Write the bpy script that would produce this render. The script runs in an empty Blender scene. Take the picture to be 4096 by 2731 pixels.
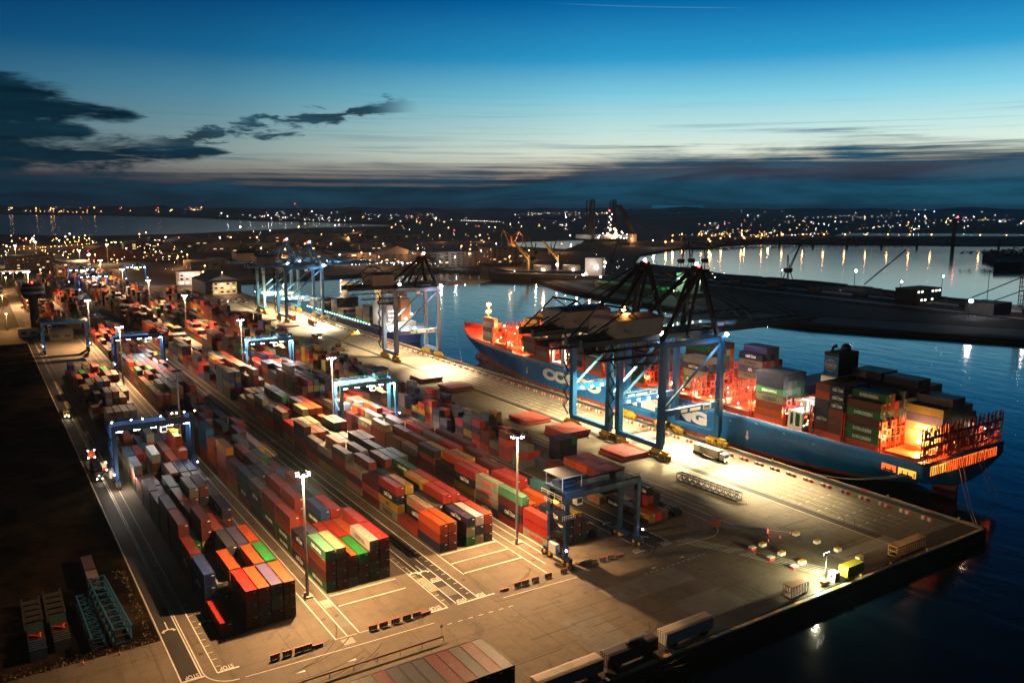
import bpy, bmesh, math, random
from mathutils import Vector, Matrix
rnd = random.Random(7)
sc = bpy.context.scene
COL = sc.collection
R = math.radians

# ---------------------------------------------------------------- camera
cam_d = bpy.data.cameras.new("camera"); cam = bpy.data.objects.new("camera", cam_d); COL.objects.link(cam)
cam_d.sensor_width = 36.0; cam_d.lens = 36.0 * 3278.35 / 4096.0
cam_d.clip_start = 1.0; cam_d.clip_end = 40000.0
_y, _p, _r = R(33.40), R(9.354), R(0.20)
_f = Vector((math.sin(_y) * math.cos(_p), math.cos(_y) * math.cos(_p), -math.sin(_p)))
_rt = Vector((math.cos(_y), -math.sin(_y), 0)); _u = _rt.cross(_f)
_rt, _u = _rt * math.cos(_r) + _u * math.sin(_r), -_rt * math.sin(_r) + _u * math.cos(_r)
cam.matrix_world = Matrix(((_rt.x, _u.x, -_f.x, 0), (_rt.y, _u.y, -_f.y, 0), (_rt.z, _u.z, -_f.z, 90.0), (0, 0, 0, 1)))
sc.camera = cam
CAM = Vector((0, 0, 90.0))

def unp(x, y, z=0.0):
    """ground position of a spot measured on the 4096 px wide photograph, used once to survey the site"""
    d = _f * 3278.35 + _rt * (x - 2048) - _u * (y - 1365.5)
    return CAM + d * ((z - 90.0) / d.z)

# ---------------------------------------------------------------- exposure
sc.view_settings.view_transform = 'Standard'; sc.view_settings.look = 'None'
sc.view_settings.exposure = 0.0; sc.view_settings.gamma = 1.0
sc.render.engine = 'CYCLES'
sc.cycles.max_bounces = 5; sc.cycles.diffuse_bounces = 0; sc.cycles.glossy_bounces = 3
sc.cycles.sample_clamp_indirect = 4.0
sc.cycles.use_denoising = True
try: sc.cycles.denoising_prefilter = 'ACCURATE'; sc.cycles.denoising_input_passes = 'RGB_ALBEDO_NORMAL'
except Exception: pass
try: sc.cycles.use_light_tree = True
except Exception: pass

def lin(c):
    return tuple((v / 255 / 12.92 if v / 255 <= 0.04045 else ((v / 255 + 0.055) / 1.055) ** 2.4) for v in c)

# ---------------------------------------------------------------- node helper
class NT:
    def __init__(s, nt): s.nt = nt; s.nt.nodes.clear()
    def n(s, t, **kw):
        o = s.nt.nodes.new(t)
        for k, v in kw.items(): setattr(o, k, v)
        return o
    def put(s, sock, v):
        if hasattr(v, 'is_output') or isinstance(v, bpy.types.NodeSocket): s.nt.links.new(v, sock)
        elif v is not None: sock.default_value = v
    def m(s, op, a, b=None, c=None, clamp=False):
        o = s.n('ShaderNodeMath', operation=op); o.use_clamp = clamp
        s.put(o.inputs[0], a)
        if b is not None: s.put(o.inputs[1], b)
        if c is not None: s.put(o.inputs[2], c)
        return o.outputs[0]
    def ss(s, x, lo, hi, a=0.0, b=1.0):
        o = s.n('ShaderNodeMapRange', interpolation_type='SMOOTHSTEP')
        s.put(o.inputs[0], x); o.inputs[1].default_value = lo; o.inputs[2].default_value = hi
        o.inputs[3].default_value = a; o.inputs[4].default_value = b
        return o.outputs[0]
    def mix(s, f, a, b, mode='MIX'):
        o = s.n('ShaderNodeMix', data_type='RGBA', blend_type=mode)
        s.put(o.inputs[0], f)
        for i, v in ((6, a), (7, b)):
            if isinstance(v, tuple) and len(v) == 3: v = (*v, 1)
            s.put(o.inputs[i], v)
        return o.outputs[2]
    def ramp(s, x, stops):
        o = s.n('ShaderNodeValToRGB'); s.put(o.inputs[0], x)
        e = o.color_ramp.elements
        while len(e) < len(stops): e.new(0.5)
        for k, (p, c) in enumerate(stops):
            e[k].position = p; e[k].color = (*c, 1)
        return o.outputs[0]
    def noise(s, vec, scale, detail=4.0, rough=0.55, dist=0.0):
        o = s.n('ShaderNodeTexNoise'); s.put(o.inputs['Vector'], vec)
        o.inputs['Scale'].default_value = scale; o.inputs['Detail'].default_value = detail
        o.inputs['Roughness'].default_value = rough; o.inputs['Distortion'].default_value = dist
        return o.outputs[0]
    def xyz(s, x, y, z):
        o = s.n('ShaderNodeCombineXYZ'); s.put(o.inputs[0], x); s.put(o.inputs[1], y); s.put(o.inputs[2], z)
        return o.outputs[0]

# ---------------------------------------------------------------- dusk sky
world = bpy.data.worlds.new("World"); sc.world = world; world.use_nodes = True
w = NT(world.node_tree)
tc = w.n('ShaderNodeTexCoord'); sp = w.n('ShaderNodeSeparateXYZ'); w.nt.links.new(tc.outputs['Generated'], sp.inputs[0])
X_, Y_, Z_ = sp.outputs
az = w.m('MULTIPLY', w.m('ARCTAN2', X_, Y_), 57.2958)
el = w.m('MULTIPLY', w.m('ARCSINE', Z_), 57.2958)
cl = [(0, (120, 100, 100)), (1.6, (190, 165, 148)), (2.6, (232, 224, 200)), (3.6, (228, 236, 218)), (5.0, (194, 228, 224)), (7.2, (132, 206, 226)),
      (9.6, (44, 154, 204)), (13.2, (0, 100, 164)), (17, (0, 70, 126)), (24, (0, 32, 62)), (34, (0, 11, 24)), (50, (0, 7, 15)), (90, (0, 4, 10))]
clear = w.ramp(w.m('DIVIDE', el, 90.0), [(a / 90, lin(c)) for a, c in cl])
side = w.ramp(w.m('DIVIDE', w.m('ADD', az, 180.0), 360.0),
              [(0.0, (.10,) * 3), (0.44, (.12,) * 3), (0.5, (.15, .22, .30)), (0.54, (.32, .40, .47)), (0.575, (.66, .72, .76)),
               (0.61, (1.0,) * 3), (0.68, (1.1,) * 3), (0.74, (.6,) * 3), (0.82, (.14,) * 3), (1.0, (.10,) * 3)])
sky = w.mix(1.0, clear, side, 'MULTIPLY')
nv = w.xyz(w.m('MULTIPLY', az, 0.085), w.m('MULTIPLY', el, 0.62), 0.0)
nz = w.noise(nv, 1.0, 7.0, 0.62, 0.6)
nv2 = w.xyz(w.m('MULTIPLY', az, 0.05), w.m('MULTIPLY', el, 2.6), 3.0)
nz2 = w.noise(nv2, 1.0, 6.0, 0.6, 0.3)
# low bank along the horizon, thicker on the right
top = w.ss(az, 27.0, 52.0, 2.35, 4.0)
edge = w.m('SUBTRACT', w.m('ADD', top, w.m('ADD', w.m('MULTIPLY', w.m('SUBTRACT', nz, 0.5), 3.0), w.m('MULTIPLY', w.m('SUBTRACT', nz2, 0.5), 3.2))), el)
bank = w.ss(edge, -0.7, 1.0)
# big cloud on the left
nc = w.noise(w.xyz(w.m('MULTIPLY', az, 0.17), w.m('MULTIPLY', el, 0.95), 7.0), 1.0, 8.0, 0.66, 0.5)
def blob(c, cs, hw, a1):   # long flat cloud: centre elevation falls with azimuth, thins out towards a1 degrees
    th = w.m('MULTIPLY', w.ss(az, -6.0, a1, 1.0, 0.02), hw)
    return w.m('SUBTRACT', w.ss(az, a1 - 5.0, a1, 1.0, -3.5), w.m('DIVIDE', w.m('ABSOLUTE', w.m('SUBTRACT', el, w.m('ADD', c, w.m('MULTIPLY', az, cs)))), th))
bl = w.m('MAXIMUM', w.m('MAXIMUM', blob(6.0, -.06, 2.6, 13.5), blob(2.9, .03, 2.7, 18.5)), blob(4.4, -.02, 3.6, 11.0))
left = w.ss(w.m('ADD', w.m('MULTIPLY', w.m('MAXIMUM', bl, -3.0), .95), w.m('MULTIPLY', w.m('SUBTRACT', nc, 0.5), 3.4)), -0.2, 0.65)
# diagonal streak climbing to the right
ns = w.noise(w.xyz(w.m('MULTIPLY', az, 0.34), w.m('MULTIPLY', el, 1.5), 11.0), 1.0, 7.0, 0.65, 0.4)
dl = w.m('ABSOLUTE', w.m('SUBTRACT', el, w.m('ADD', 3.5, w.m('MULTIPLY', w.m('SUBTRACT', az, 9.0), 0.185))))
sm = w.m('MULTIPLY', w.ss(az, 8.0, 12.0), w.ss(az, 23.5, 27.5, 1.0, 0.0))
streak = w.m('MULTIPLY', w.ss(w.m('ADD', w.m('MULTIPLY', w.m('SUBTRACT', 0.62, dl), 1.15), w.m('MULTIPLY', w.m('SUBTRACT', ns, 0.5), 4.0)), 0.05, 0.55), sm)
# thin veils
veil = w.m('MULTIPLY', w.ss(nz2, 0.50, 0.66), w.m('MULTIPLY', w.ss(el, 1.5, 3.0), w.ss(el, 4.5, 8.5, 0.85, 0.0)))
# one condensation trail high up
ct = w.m('MULTIPLY', w.ss(w.m('ABSOLUTE', w.m('SUBTRACT', el, w.m('SUBTRACT', 13.05, w.m('MULTIPLY', w.m('SUBTRACT', az, 36.0), 0.052)))), 0.0, 0.06, 1.0, 0.0),
         w.m('MULTIPLY', w.ss(az, 35.0, 40.0), w.ss(az, 46.0, 49.0, 0.22, 0.0)))
ccol = w.mix(w.ss(nz, 0.35, 0.65), lin((4, 44, 64)), lin((26, 80, 104)))
ccol = w.mix(1.0, ccol, w.ramp(w.m('DIVIDE', w.m('ADD', az, 180.0), 360.0), [(0, (.2,) * 3), (.45, (.25,) * 3), (.52, (.55,) * 3), (.6, (.95,) * 3), (.68, (1.35, 1.25, 1.2)), (.8, (.5,) * 3), (1, (.2,) * 3)]), 'MULTIPLY')
sky = w.mix(veil, sky, w.mix(0.35, sky, lin((70, 120, 140))))
sky = w.mix(bank, sky, ccol); sky = w.mix(left, sky, w.mix(0.35, ccol, lin((0, 26, 42)))); sky = w.mix(w.m('MULTIPLY', streak, 0.92), sky, ccol)
sky = w.mix(ct, sky, lin((120, 170, 200)))
warm = w.m('MULTIPLY', w.m('MULTIPLY', w.ss(az, 2.0, 12.0, 0.5, 0.22), w.ss(el, 1.4, 2.4)), w.ss(el, 2.4, 3.4, 1.0, 0.0))
sky = w.mix(w.m('MULTIPLY', warm, w.m('SUBTRACT', 1.0, left)), sky, lin((112, 84, 84)))
below = w.ss(el, -0.6, 0.0)
sky = w.mix(below, lin((3, 18, 30)), sky)
bg = w.n('ShaderNodeBackground'); bg.inputs[1].default_value = 1.0
w.nt.links.new(sky, bg.inputs[0])
wo = w.n('ShaderNodeOutputWorld'); w.nt.links.new(bg.outputs[0], wo.inputs[0])

# ---------------------------------------------------------------- materials
MATS = {}
def mat(name, col=(.5, .5, .5), rough=.6, metal=0.0, wear=0.25, scale=0.35, dirt=(.05, .035, .025), emit=None, strength=1.0, sample=True, spec=.4):
    if name in MATS: return MATS[name]
    m = bpy.data.materials.new(name); m.use_nodes = True; t = NT(m.node_tree)
    out = t.n('ShaderNodeOutputMaterial'); b = t.n('ShaderNodeBsdfPrincipled'); t.nt.links.new(b.outputs[0], out.inputs[0])
    if emit:
        b.inputs['Base Color'].default_value = (*emit, 1); b.inputs['Emission Color'].default_value = (*emit, 1)
        b.inputs['Emission Strength'].default_value = strength; b.inputs['Roughness'].default_value = .6
        m.cycles.emission_sampling = 'AUTO' if sample else 'NONE'
    else:
        g = t.n('ShaderNodeNewGeometry').outputs['Position']
        nn = t.noise(g, scale, 6.0, .65)
        f = t.ss(nn, .42, .75, 0.0, wear)
        c = t.mix(f, col, dirt); v = t.noise(g, scale * 6, 3.0, .6)
        c = t.mix(t.ss(v, .3, .7, .0, .22 if wear > 0 else 0), c, tuple(x * .55 for x in col))
        t.nt.links.new(c, b.inputs['Base Color'])
        t.put(b.inputs['Roughness'], t.ss(nn, .3, .7, max(.05, rough - .12), min(1, rough + .12)))
        b.inputs['Metallic'].default_value = metal; b.inputs['Specular IOR Level'].default_value = spec
    MATS[name] = m
    return m
BLUE = mat('crane_blue_paint', (.006, .080, .21), .5, spec=.25)
SKYB = mat('faded_blue_paint', (.06, .22, .40), .5)
DBLUE = mat('dark_blue_paint', (.007, .028, .075), .5, spec=.2)
YEL = mat('yellow_paint', (.62, .36, .03), .5)
REDP = mat('red_oxide_paint', (.46, .065, .025), .5)
BRED = mat('bright_red_paint', (.55, .045, .018), .5)
WHITE = mat('white_paint', (.72, .70, .66), .5, wear=.18)
CREAM = mat('cream_paint', (.66, .58, .42), .55, wear=.2)
GREY = mat('grey_steel', (.28, .29, .30), .5, metal=.3)
DARK = mat('dark_steel', (.018, .020, .023), .6)
BSTEEL = mat('silhouette_steel', (.005, .006, .008), .75, spec=.12)  # near black: silhouette shade of the upper crane works put into the colour
BLACK = mat('black_rubber', (.015, .015, .015), .8)
GREEN = mat('green_paint', (.03, .34, .12), .5)
CONC = mat('concrete', (.30, .28, .25), .85, scale=.2)
TANB = mat('tan_render', (.34, .27, .21), .85)
ROOF = mat('roof_sheet', (.10, .10, .11), .7)
MARK = mat('road_paint', (.62, .60, .54), .7, wear=.5, scale=.8, dirt=(.12, .11, .10))
GLASS = mat('dark_glass', (.01, .015, .02), .08, spec=.8, wear=0)
ROPE = mat('mooring_rope', (.35, .33, .30), .8)
E_WARM = mat('lamp_warm', emit=(1, .72, .42), strength=60.)
E_WHITE = mat('lamp_white', emit=(1, .88, .76), strength=70.)
E_HEAD = mat('lamp_cluster', emit=(1, .86, .80), strength=120., sample=False)
E_COOL = mat('lamp_cool', emit=(.78, .90, 1), strength=60., sample=False)
E_VIOL = mat('lamp_violet', emit=(.62, .60, 1), strength=40., sample=False)
E_ORG = mat('lamp_orange', emit=(1, .42, .08), strength=70., sample=False)
E_RED = mat('lamp_red', emit=(1, .02, .02), strength=40., sample=False)
E_GRN = mat('lamp_green', emit=(.3, 1, .55), strength=14., sample=False)
E_DIM = mat('window_glow', emit=(1, .70, .38), strength=1.0, sample=False)
E_WHWIN = mat('white_window_glow', emit=(1, .90, .72), strength=5., sample=False)
E_MOOR = mat('mooring_deck_glow', emit=(1, .13, .018), strength=1.5)
E_MOOR2 = mat('mooring_deck_glow_yellow', emit=(1, .36, .05), strength=1.8)
F_W = mat('far_lamp_white', emit=(1, .90, .78), strength=32., sample=False)
F_O = mat('far_lamp_orange', emit=(1, .45, .12), strength=32., sample=False)
F_B = mat('far_lamp_blue', emit=(.7, .88, 1), strength=35., sample=False)
F_R = mat('far_lamp_red', emit=(1, .04, .06), strength=40., sample=False)

# ---------------------------------------------------------------- mesh builder
class MB:
    def __init__(s): s.v = []; s.f = []; s.k = []
    def add(s, vs, fs, k=0):
        b = len(s.v); s.v += [tuple(v) for v in vs]; s.f += [tuple(b + i for i in f) for f in fs]; s.k += [k] * len(fs); return s
    def hexa(s, p, k=0): return s.add(p, [(0, 3, 2, 1), (4, 5, 6, 7), (0, 1, 5, 4), (1, 2, 6, 5), (2, 3, 7, 6), (3, 0, 4, 7)], k)
    def box(s, x0, x1, y0, y1, z0, z1, k=0):
        return s.hexa([(x0, y0, z0), (x1, y0, z0), (x1, y1, z0), (x0, y1, z0), (x0, y0, z1), (x1, y0, z1), (x1, y1, z1), (x0, y1, z1)], k)
    def bar(s, a, b, w, h=None, k=0):
        a = Vector(a); b = Vector(b); d = b - a
        if d.length < 1e-6: return s
        d.normalize(); up = Vector((0, 0, 1)) if abs(d.z) < .95 else Vector((0, 1, 0))
        r = d.cross(up).normalized(); u = r.cross(d); h = w if h is None else h
        r *= w / 2; u *= h / 2
        return s.hexa([a - r - u, a + r - u, a + r + u, a - r + u, b - r - u, b + r - u, b + r + u, b - r + u], k)
    def cyl(s, a, b, r0, r1=None, n=10, k=0, cap=True):
        a = Vector(a); b = Vector(b); r1 = r0 if r1 is None else r1; d = (b - a).normalized()
        up = Vector((0, 0, 1)) if abs(d.z) < .9 else Vector((0, 1, 0)); x = d.cross(up).normalized(); y = x.cross(d)
        vs = []
        for i in range(n):
            t = 2 * math.pi * i / n; o = x * math.cos(t) + y * math.sin(t); vs.append(a + o * r0); vs.append(b + o * r1)
        fs = [(2 * i, 2 * ((i + 1) % n), 2 * ((i + 1) % n) + 1, 2 * i + 1) for i in range(n)]
        if cap: fs += [tuple(2 * i for i in range(n))[::-1], tuple(2 * i + 1 for i in range(n))]
        return s.add(vs, fs, k)
    def ball(s, c, r, k=0, n=6, m=4):
        c = Vector(c); vs = [c + Vector((0, 0, r))]; fs = []
        for j in range(1, m):
            ph = math.pi * j / m
            for i in range(n):
                t = 2 * math.pi * i / n; vs.append(c + Vector((math.sin(ph) * math.cos(t), math.sin(ph) * math.sin(t), math.cos(ph))) * r)
        vs.append(c - Vector((0, 0, r))); L = len(vs) - 1
        for i in range(n):
            fs.append((0, 1 + i, 1 + (i + 1) % n)); b = 1 + (m - 2) * n; fs.append((L, b + (i + 1) % n, b + i))
            for j in range(m - 2):
                q = 1 + j * n; fs.append((q + i, q + n + i, q + n + (i + 1) % n, q + (i + 1) % n))
        return s.add(vs, fs, k)
    def ext(s, poly, z0, z1, k=0):
        n = len(poly); vs = [(x, y, z0) for x, y in poly] + [(x, y, z1) for x, y in poly]
        return s.add(vs, [tuple(range(n))[::-1], tuple(range(n, 2 * n))] + [(i, (i + 1) % n, n + (i + 1) % n, n + i) for i in range(n)], k)
    def mesh(s, name, mats, off=(0, 0, 0)):
        me = bpy.data.meshes.new(name); o = Vector(off)
        me.from_pydata([tuple(Vector(v) - o) for v in s.v], [], s.f)
        mats = mats if isinstance(mats, (list, tuple)) else [mats]
        for m in mats: me.materials.append(m)
        if len(mats) > 1: me.polygons.foreach_set('material_index', s.k)
        me.update(); return me
    def build(s, name, mats, parent=None, at=None):
        """world coordinates in, linked object out; `at` is the object's origin"""
        o = ORG.get(parent.name if parent else None, None) if at is None else Vector(at)
        if o is None: o = Vector((0, 0, 0))
        ob = bpy.data.objects.new(name, s.mesh(name, mats, o)); COL.objects.link(ob)
        if parent:
            ob.parent = parent; ob.location = o - ORG[parent.name]
        else: ob.location = o
        ORG[ob.name] = Vector(o); return ob
ORG = {}
def thing(name, loc, label, cat, group=None):
    o = bpy.data.objects.new(name, None); COL.objects.link(o); o.location = loc; o.empty_display_size = 1
    ORG[o.name] = Vector(loc); return tag(o, label, cat, group)
def tag(o, label=None, cat=None, group=None, kind=None):
    if label: o['label'] = label
    if cat: o['category'] = cat
    if group: o['group'] = group
    if kind: o['kind'] = kind
    return o
def struct(name, mb, m, at=(0, 0, 0)): return tag(mb.build(name, m, None, at), kind='structure')
def copy_tree(o, parent=None, data=None):
    c = o.copy(); COL.objects.link(c); c.parent = parent
    for ch in o.children: copy_tree(ch, c)
    return c
def light(x, y, z, col, watts, r=.3, parent=None, spot=None, aim=None, blend=.6):
    d = bpy.data.lights.new('lamp_light', 'SPOT' if spot else 'POINT'); d.energy = watts; d.color = col; d.shadow_soft_size = r
    o = bpy.data.objects.new('lamp_light', d); COL.objects.link(o)
    if spot:
        d.spot_size = R(spot); d.spot_blend = blend
        v = Vector(aim) - Vector((x, y, z)); o.rotation_euler = v.to_track_quat('-Z', 'Y').to_euler()
    p = Vector((x, y, z))
    if parent: o.parent = parent; o.location = p - ORG[parent.name]
    else: o.location = p
    return o
TXT = {}
def text_mesh(s, bold=0.0):
    if (s, bold) in TXT: return TXT[(s, bold)]
    c = bpy.data.curves.new('lettering', 'FONT'); c.body = s; c.size = 1.0; c.extrude = .012; c.offset = bold; c.align_x = 'CENTER'; c.align_y = 'CENTER'
    o = bpy.data.objects.new('tmp', c); COL.objects.link(o); bpy.context.view_layer.update()
    me = bpy.data.meshes.new_from_object(o.evaluated_get(bpy.context.evaluated_depsgraph_get())); me.name = 'lettering'
    bpy.data.objects.remove(o); xs = [v.co.x for v in me.vertices]; ys = [v.co.y for v in me.vertices]
    TXT[(s, bold)] = (me, min(xs), max(xs), min(ys), max(ys)); return TXT[(s, bold)]
ORI = {'W': Matrix(((0, 0, -1), (-1, 0, 0), (0, 1, 0))), 'S': Matrix(((1, 0, 0), (0, 0, -1), (0, 1, 0))), 'G': Matrix(((-1, 0, 0), (0, -1, 0), (0, 0, 1)))}
def text(s, pos, width, height, ori, m, parent=None, bold=0.02, name='lettering'):
    me, x0, x1, y0, y1 = text_mesh(s, bold)
    key = (s, bold, m.name)
    if key not in TXT:
        q = me.copy(); q.materials.clear(); q.materials.append(m); TXT[key] = q
    o = bpy.data.objects.new(name, TXT[key]); COL.objects.link(o)
    sx = width / (x1 - x0); sy = height / (y1 - y0); M3 = ORI[ori]
    c = M3 @ Vector(((x0 + x1) / 2 * sx, (y0 + y1) / 2 * sy, 0))
    p = Vector(pos) - c
    if parent: o.parent = parent; p = p - ORG[parent.name]
    o.location = p; o.rotation_euler = M3.to_euler(); o.scale = (sx, sy, 1.0)
    return o

# ---------------------------------------------------------------- water and land
WZ = -3.2
m = bpy.data.materials.new('sea_water'); m.use_nodes = True; t = NT(m.node_tree)
out = t.n('ShaderNodeOutputMaterial'); b = t.n('ShaderNodeBsdfPrincipled'); t.nt.links.new(b.outputs[0], out.inputs[0])
b.inputs['Base Color'].default_value = (.0015, .006, .010, 1); b.inputs['Roughness'].default_value = .09; b.inputs['IOR'].default_value = 1.33
g = t.n('ShaderNodeNewGeometry').outputs['Position']
mp = t.n('ShaderNodeMapping'); t.nt.links.new(g, mp.inputs[0]); mp.inputs['Rotation'].default_value = (0, 0, R(25)); mp.inputs['Scale'].default_value = (1, .38, 1)
n1 = t.noise(mp.outputs[0], .42, 3.0, .6, .4); n2 = t.noise(mp.outputs[0], .07, 3.0, .5, .8); n3 = t.noise(g, 1.7, 2.0, .5)
h = t.m('ADD', t.m('ADD', t.m('MULTIPLY', n1, .55), t.m('MULTIPLY', n2, 2.2)), t.m('MULTIPLY', n3, .10))
bp = t.n('ShaderNodeBump'); sx = t.n('ShaderNodeSeparateXYZ'); t.nt.links.new(g, sx.inputs[0]); t.put(bp.inputs['Strength'], t.ss(sx.outputs[0], 560, 860, .42, .10)); bp.inputs['Distance'].default_value = .22
t.nt.links.new(h, bp.inputs['Height']); t.nt.links.new(bp.outputs[0], b.inputs['Normal'])
WATER = m
mb = MB(); mb.add([(-9000, -3000, WZ), (30000, -3000, WZ), (30000, 30000, WZ), (-9000, 30000, WZ)], [(0, 1, 2, 3)])
struct('sea_water', mb, WATER)

def ground_mat(name, a, bcol, scale, joints=None, rough=.85, streak=.3, spec=.22):
    m = bpy.data.materials.new(name); m.use_nodes = True; t = NT(m.node_tree)
    out = t.n('ShaderNodeOutputMaterial'); b = t.n('ShaderNodeBsdfPrincipled'); t.nt.links.new(b.outputs[0], out.inputs[0])
    g = t.n('ShaderNodeNewGeometry').outputs['Position']
    n1 = t.noise(g, scale, 6.0, .6, .4); n2 = t.noise(g, scale * 9, 5.0, .7)
    c = t.mix(t.ss(n1, .35, .66), a, bcol); c = t.mix(t.ss(n2, .45, .75, 0, .4), c, tuple(v * .55 for v in a))
    mp = t.n('ShaderNodeMapping'); t.nt.links.new(g, mp.inputs[0]); mp.inputs['Scale'].default_value = (.5, .02, 1)
    n3 = t.noise(mp.outputs[0], 1.0, 5.0, .7, .2); c = t.mix(t.ss(n3, .52, .72, 0, streak), c, tuple(v * .35 for v in a))
    n4 = t.noise(g, .12, 2.0, .5, 2.0); c = t.mix(t.ss(n4, .62, .68, 0, .35), c, tuple(v * .45 for v in a))
    if joints:
        s = t.n('ShaderNodeSeparateXYZ'); t.nt.links.new(g, s.inputs[0])
        for ax, per in ((0, joints[0]), (1, joints[1])):
            fr = t.m('ABSOLUTE', t.m('SUBTRACT', t.m('FRACT', t.m('DIVIDE', s.outputs[ax], per)), .5))
            c = t.mix(t.ss(fr, .5 - .16 / per, .5 - .04 / per, 0, .55), c, tuple(v * .4 for v in a))
    t.nt.links.new(c, b.inputs['Base Color']); t.put(b.inputs['Roughness'], t.ss(n1, .3, .7, rough - .2, rough)); b.inputs['Specular IOR Level'].default_value = spec
    bp = t.n('ShaderNodeBump'); bp.inputs['Strength'].default_value = .3; bp.inputs['Distance'].default_value = .05; t.nt.links.new(n2, bp.inputs['Height']); t.nt.links.new(bp.outputs[0], b.inputs['Normal'])
    MATS[name] = m; return m
G_YARD = ground_mat('yard_asphalt', (.082, .068, .051), (.135, .111, .082), .035, (24.0, 14.0), .85, .45)
G_LANE = ground_mat('dark_asphalt', (.026, .024, .022), (.042, .038, .034), .05)
G_CONC = ground_mat('apron_concrete', (.125, .112, .082), (.19, .168, .122), .03, (7.5, 7.5))
G_EARTH = ground_mat('rough_earth', (.0045, .0033, .0022), (.032, .019, .0105), .06, None, .95, .1, .0)
G_LAND = ground_mat('far_land', (.019, .021, .024), (.032, .032, .033), .004, None, .95, .05, .08)

QX, QY = 234.5, 110.3
# terminal slab with its shore round the basin and the open sea north-west
mb = MB()
mb.ext([(-600, QY), (QX, QY), (QX, 1010), (560, 1040), (622, 936), (585, 825), (548, 722), (533, 631), (533, 567), (522, 520), (533, 461), (540, 400), (560, 360),
        (582, 322), (606, 273), (640, 200), (790, 120), (800, 300), (806, 363), (823, 413), (815, 451), (838, 513), (858, 609), (854, 703), (845, 766), (900, 899), (912, 1020), (1080, 1190), (1330, 1335), (1390, 1305), (1520, 1393), (1700, 1420), (1840, 1320), (1995, 1180),
        (2080, 1085), (3000, 600), (9000, -2500), (30000, -2500), (30000, 12000), (9000, 9000), (2330, 4330), (1640, 3480), (1160, 3300), (545, 2760), (270, 2700), (83, 3000), (-1500, 3000), (-1500, 110)], -14, 0)

land = struct('land', mb, [G_LAND])
mb = MB(); mb.ext([(1040, 1590), (1070, 1415), (1265, 1610), (1385, 1750), (1140, 1735)], 0.004, .03); struct('dock_water', mb, WATER)
mb = MB(); mb.ext([(2330, 1650), (3300, 1060), (3500, 1150), (2600, 1800)], 0.004, .03); struct('river_water', mb, WATER)
mb = MB(); mb.ext([(1420, 560), (1640, 705), (1560, 790), (1470, 720), (1300, 640)], -3.1, 9); struct('islet', mb, G_LAND)
# far shore beyond the open sea
mb = MB()
mb.ext([(-2500, 12500), (280, 9500), (950, 8600), (1490, 6560), (1480, 5320), (1720, 4890), (1800, 3820), (2200, 4100), (2700, 4400), (12000, 9500), (30000, 16000), (30000, 30000), (-2500, 30000)], -6, 6)
struct('far_shore', mb, G_LAND)
mb = MB()
pr = random.Random(3)
def ridge(mb, a, b, h, n, depth):
    a = Vector(a); b = Vector(b); nrm = Vector((a.y - b.y, b.x - a.x)).normalized() * depth; vs = []
    for i in range(n + 1):
        p = a.lerp(b, i / n); hh = h * (.55 + .45 * math.sin(i * 1.1) * math.sin(i * .43 + 1) + pr.uniform(0, .18)); hh *= min(1, i / 3, (n - i) / 3) + .05
        vs += [(p.x + nrm.x, p.y + nrm.y, -2), (p.x, p.y, hh), (p.x - nrm.x, p.y - nrm.y, -2)]
    fs = []
    for i in range(n): q = i * 3; fs += [(q, q + 3, q + 4, q + 1), (q + 1, q + 4, q + 5, q + 2)]
    mb.add(vs, fs)
ridge(mb, (-1500, 15500), (3200, 13000), 85, 26, 900); ridge(mb, (3000, 14000), (9500, 12000), 70, 24, 900)
ridge(mb, (8500, 13000), (16000, 9500), 90, 24, 1200); ridge(mb, (13500, 11500), (22000, 5000), 110, 24, 1400)
struct('hills', mb, G_LAND)

# terminal surfaces, each a sheet a few millimetres above the one below
mb = MB(); mb.box(26.4, QX - .6, QY + .6, 1000, -.2, .008); struct('yard_ground', mb, G_YARD)
mb = MB(); mb.box(-400, 26.4, 173.4, 620, -.2, .008); struct('bare_ground', mb, G_EARTH)
mb = MB(); mb.box(-300, 26.4, QY + .6, 173.4, -.2, .009); struct('road', mb, G_YARD)
mb = MB(); mb.box(176.0, QX - 1.6, 118.0, 780, 0, .014); struct('quay_apron', mb, G_CONC)
mb = MB()
for x0, x1 in ((26.9, 30.2), (85.2, 91.8), (143.4, 152.4)): mb.box(x0, x1, 154.6, 760, 0, .016)
mb.box(26.9, 30.2, 154.8, 173, .0, .02); struct('dark_lane', mb, G_LANE)
mb = MB(); mb.box(30, 234, QY + .6, 117.4, 0, .012); struct('dark_quay_strip', mb, G_LANE)

mb = MB(); q = random.Random(31)
def arc(cx, cy, r, a0, a1, w_=.32):
    n_ = 14
    for i in range(n_):
        t0, t1 = a0 + (a1 - a0) * i / n_, a0 + (a1 - a0) * (i + 1) / n_
        mb.add([(cx + (r - w_) * math.cos(t0), cy + (r - w_) * math.sin(t0), .0205), (cx + r * math.cos(t0), cy + r * math.sin(t0), .0205), (cx + r * math.cos(t1), cy + r * math.sin(t1), .0205), (cx + (r - w_) * math.cos(t1), cy + (r - w_) * math.sin(t1), .0205)], [(0, 1, 2, 3)])
for k in range(20):
    cx, cy = q.choice(((46, 166), (78, 166), (100, 168), (130, 170), (160, 168), (64, 128), (110, 128), (150, 132), (196, 150))); r = q.uniform(9, 26); a0 = q.uniform(3.6, 5.2); arc(cx + q.uniform(-4, 4), cy + q.uniform(-3, 3), r, a0, a0 + q.uniform(.5, 1.3)); arc(cx, cy, r + 2.1, a0, a0 + q.uniform(.4, 1.0))
for k in range(26): x, y = q.uniform(30, 230), q.uniform(118, 152); mb.box(x, x + q.uniform(3, 16), y, y + .3, .0200, .0208)
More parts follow.
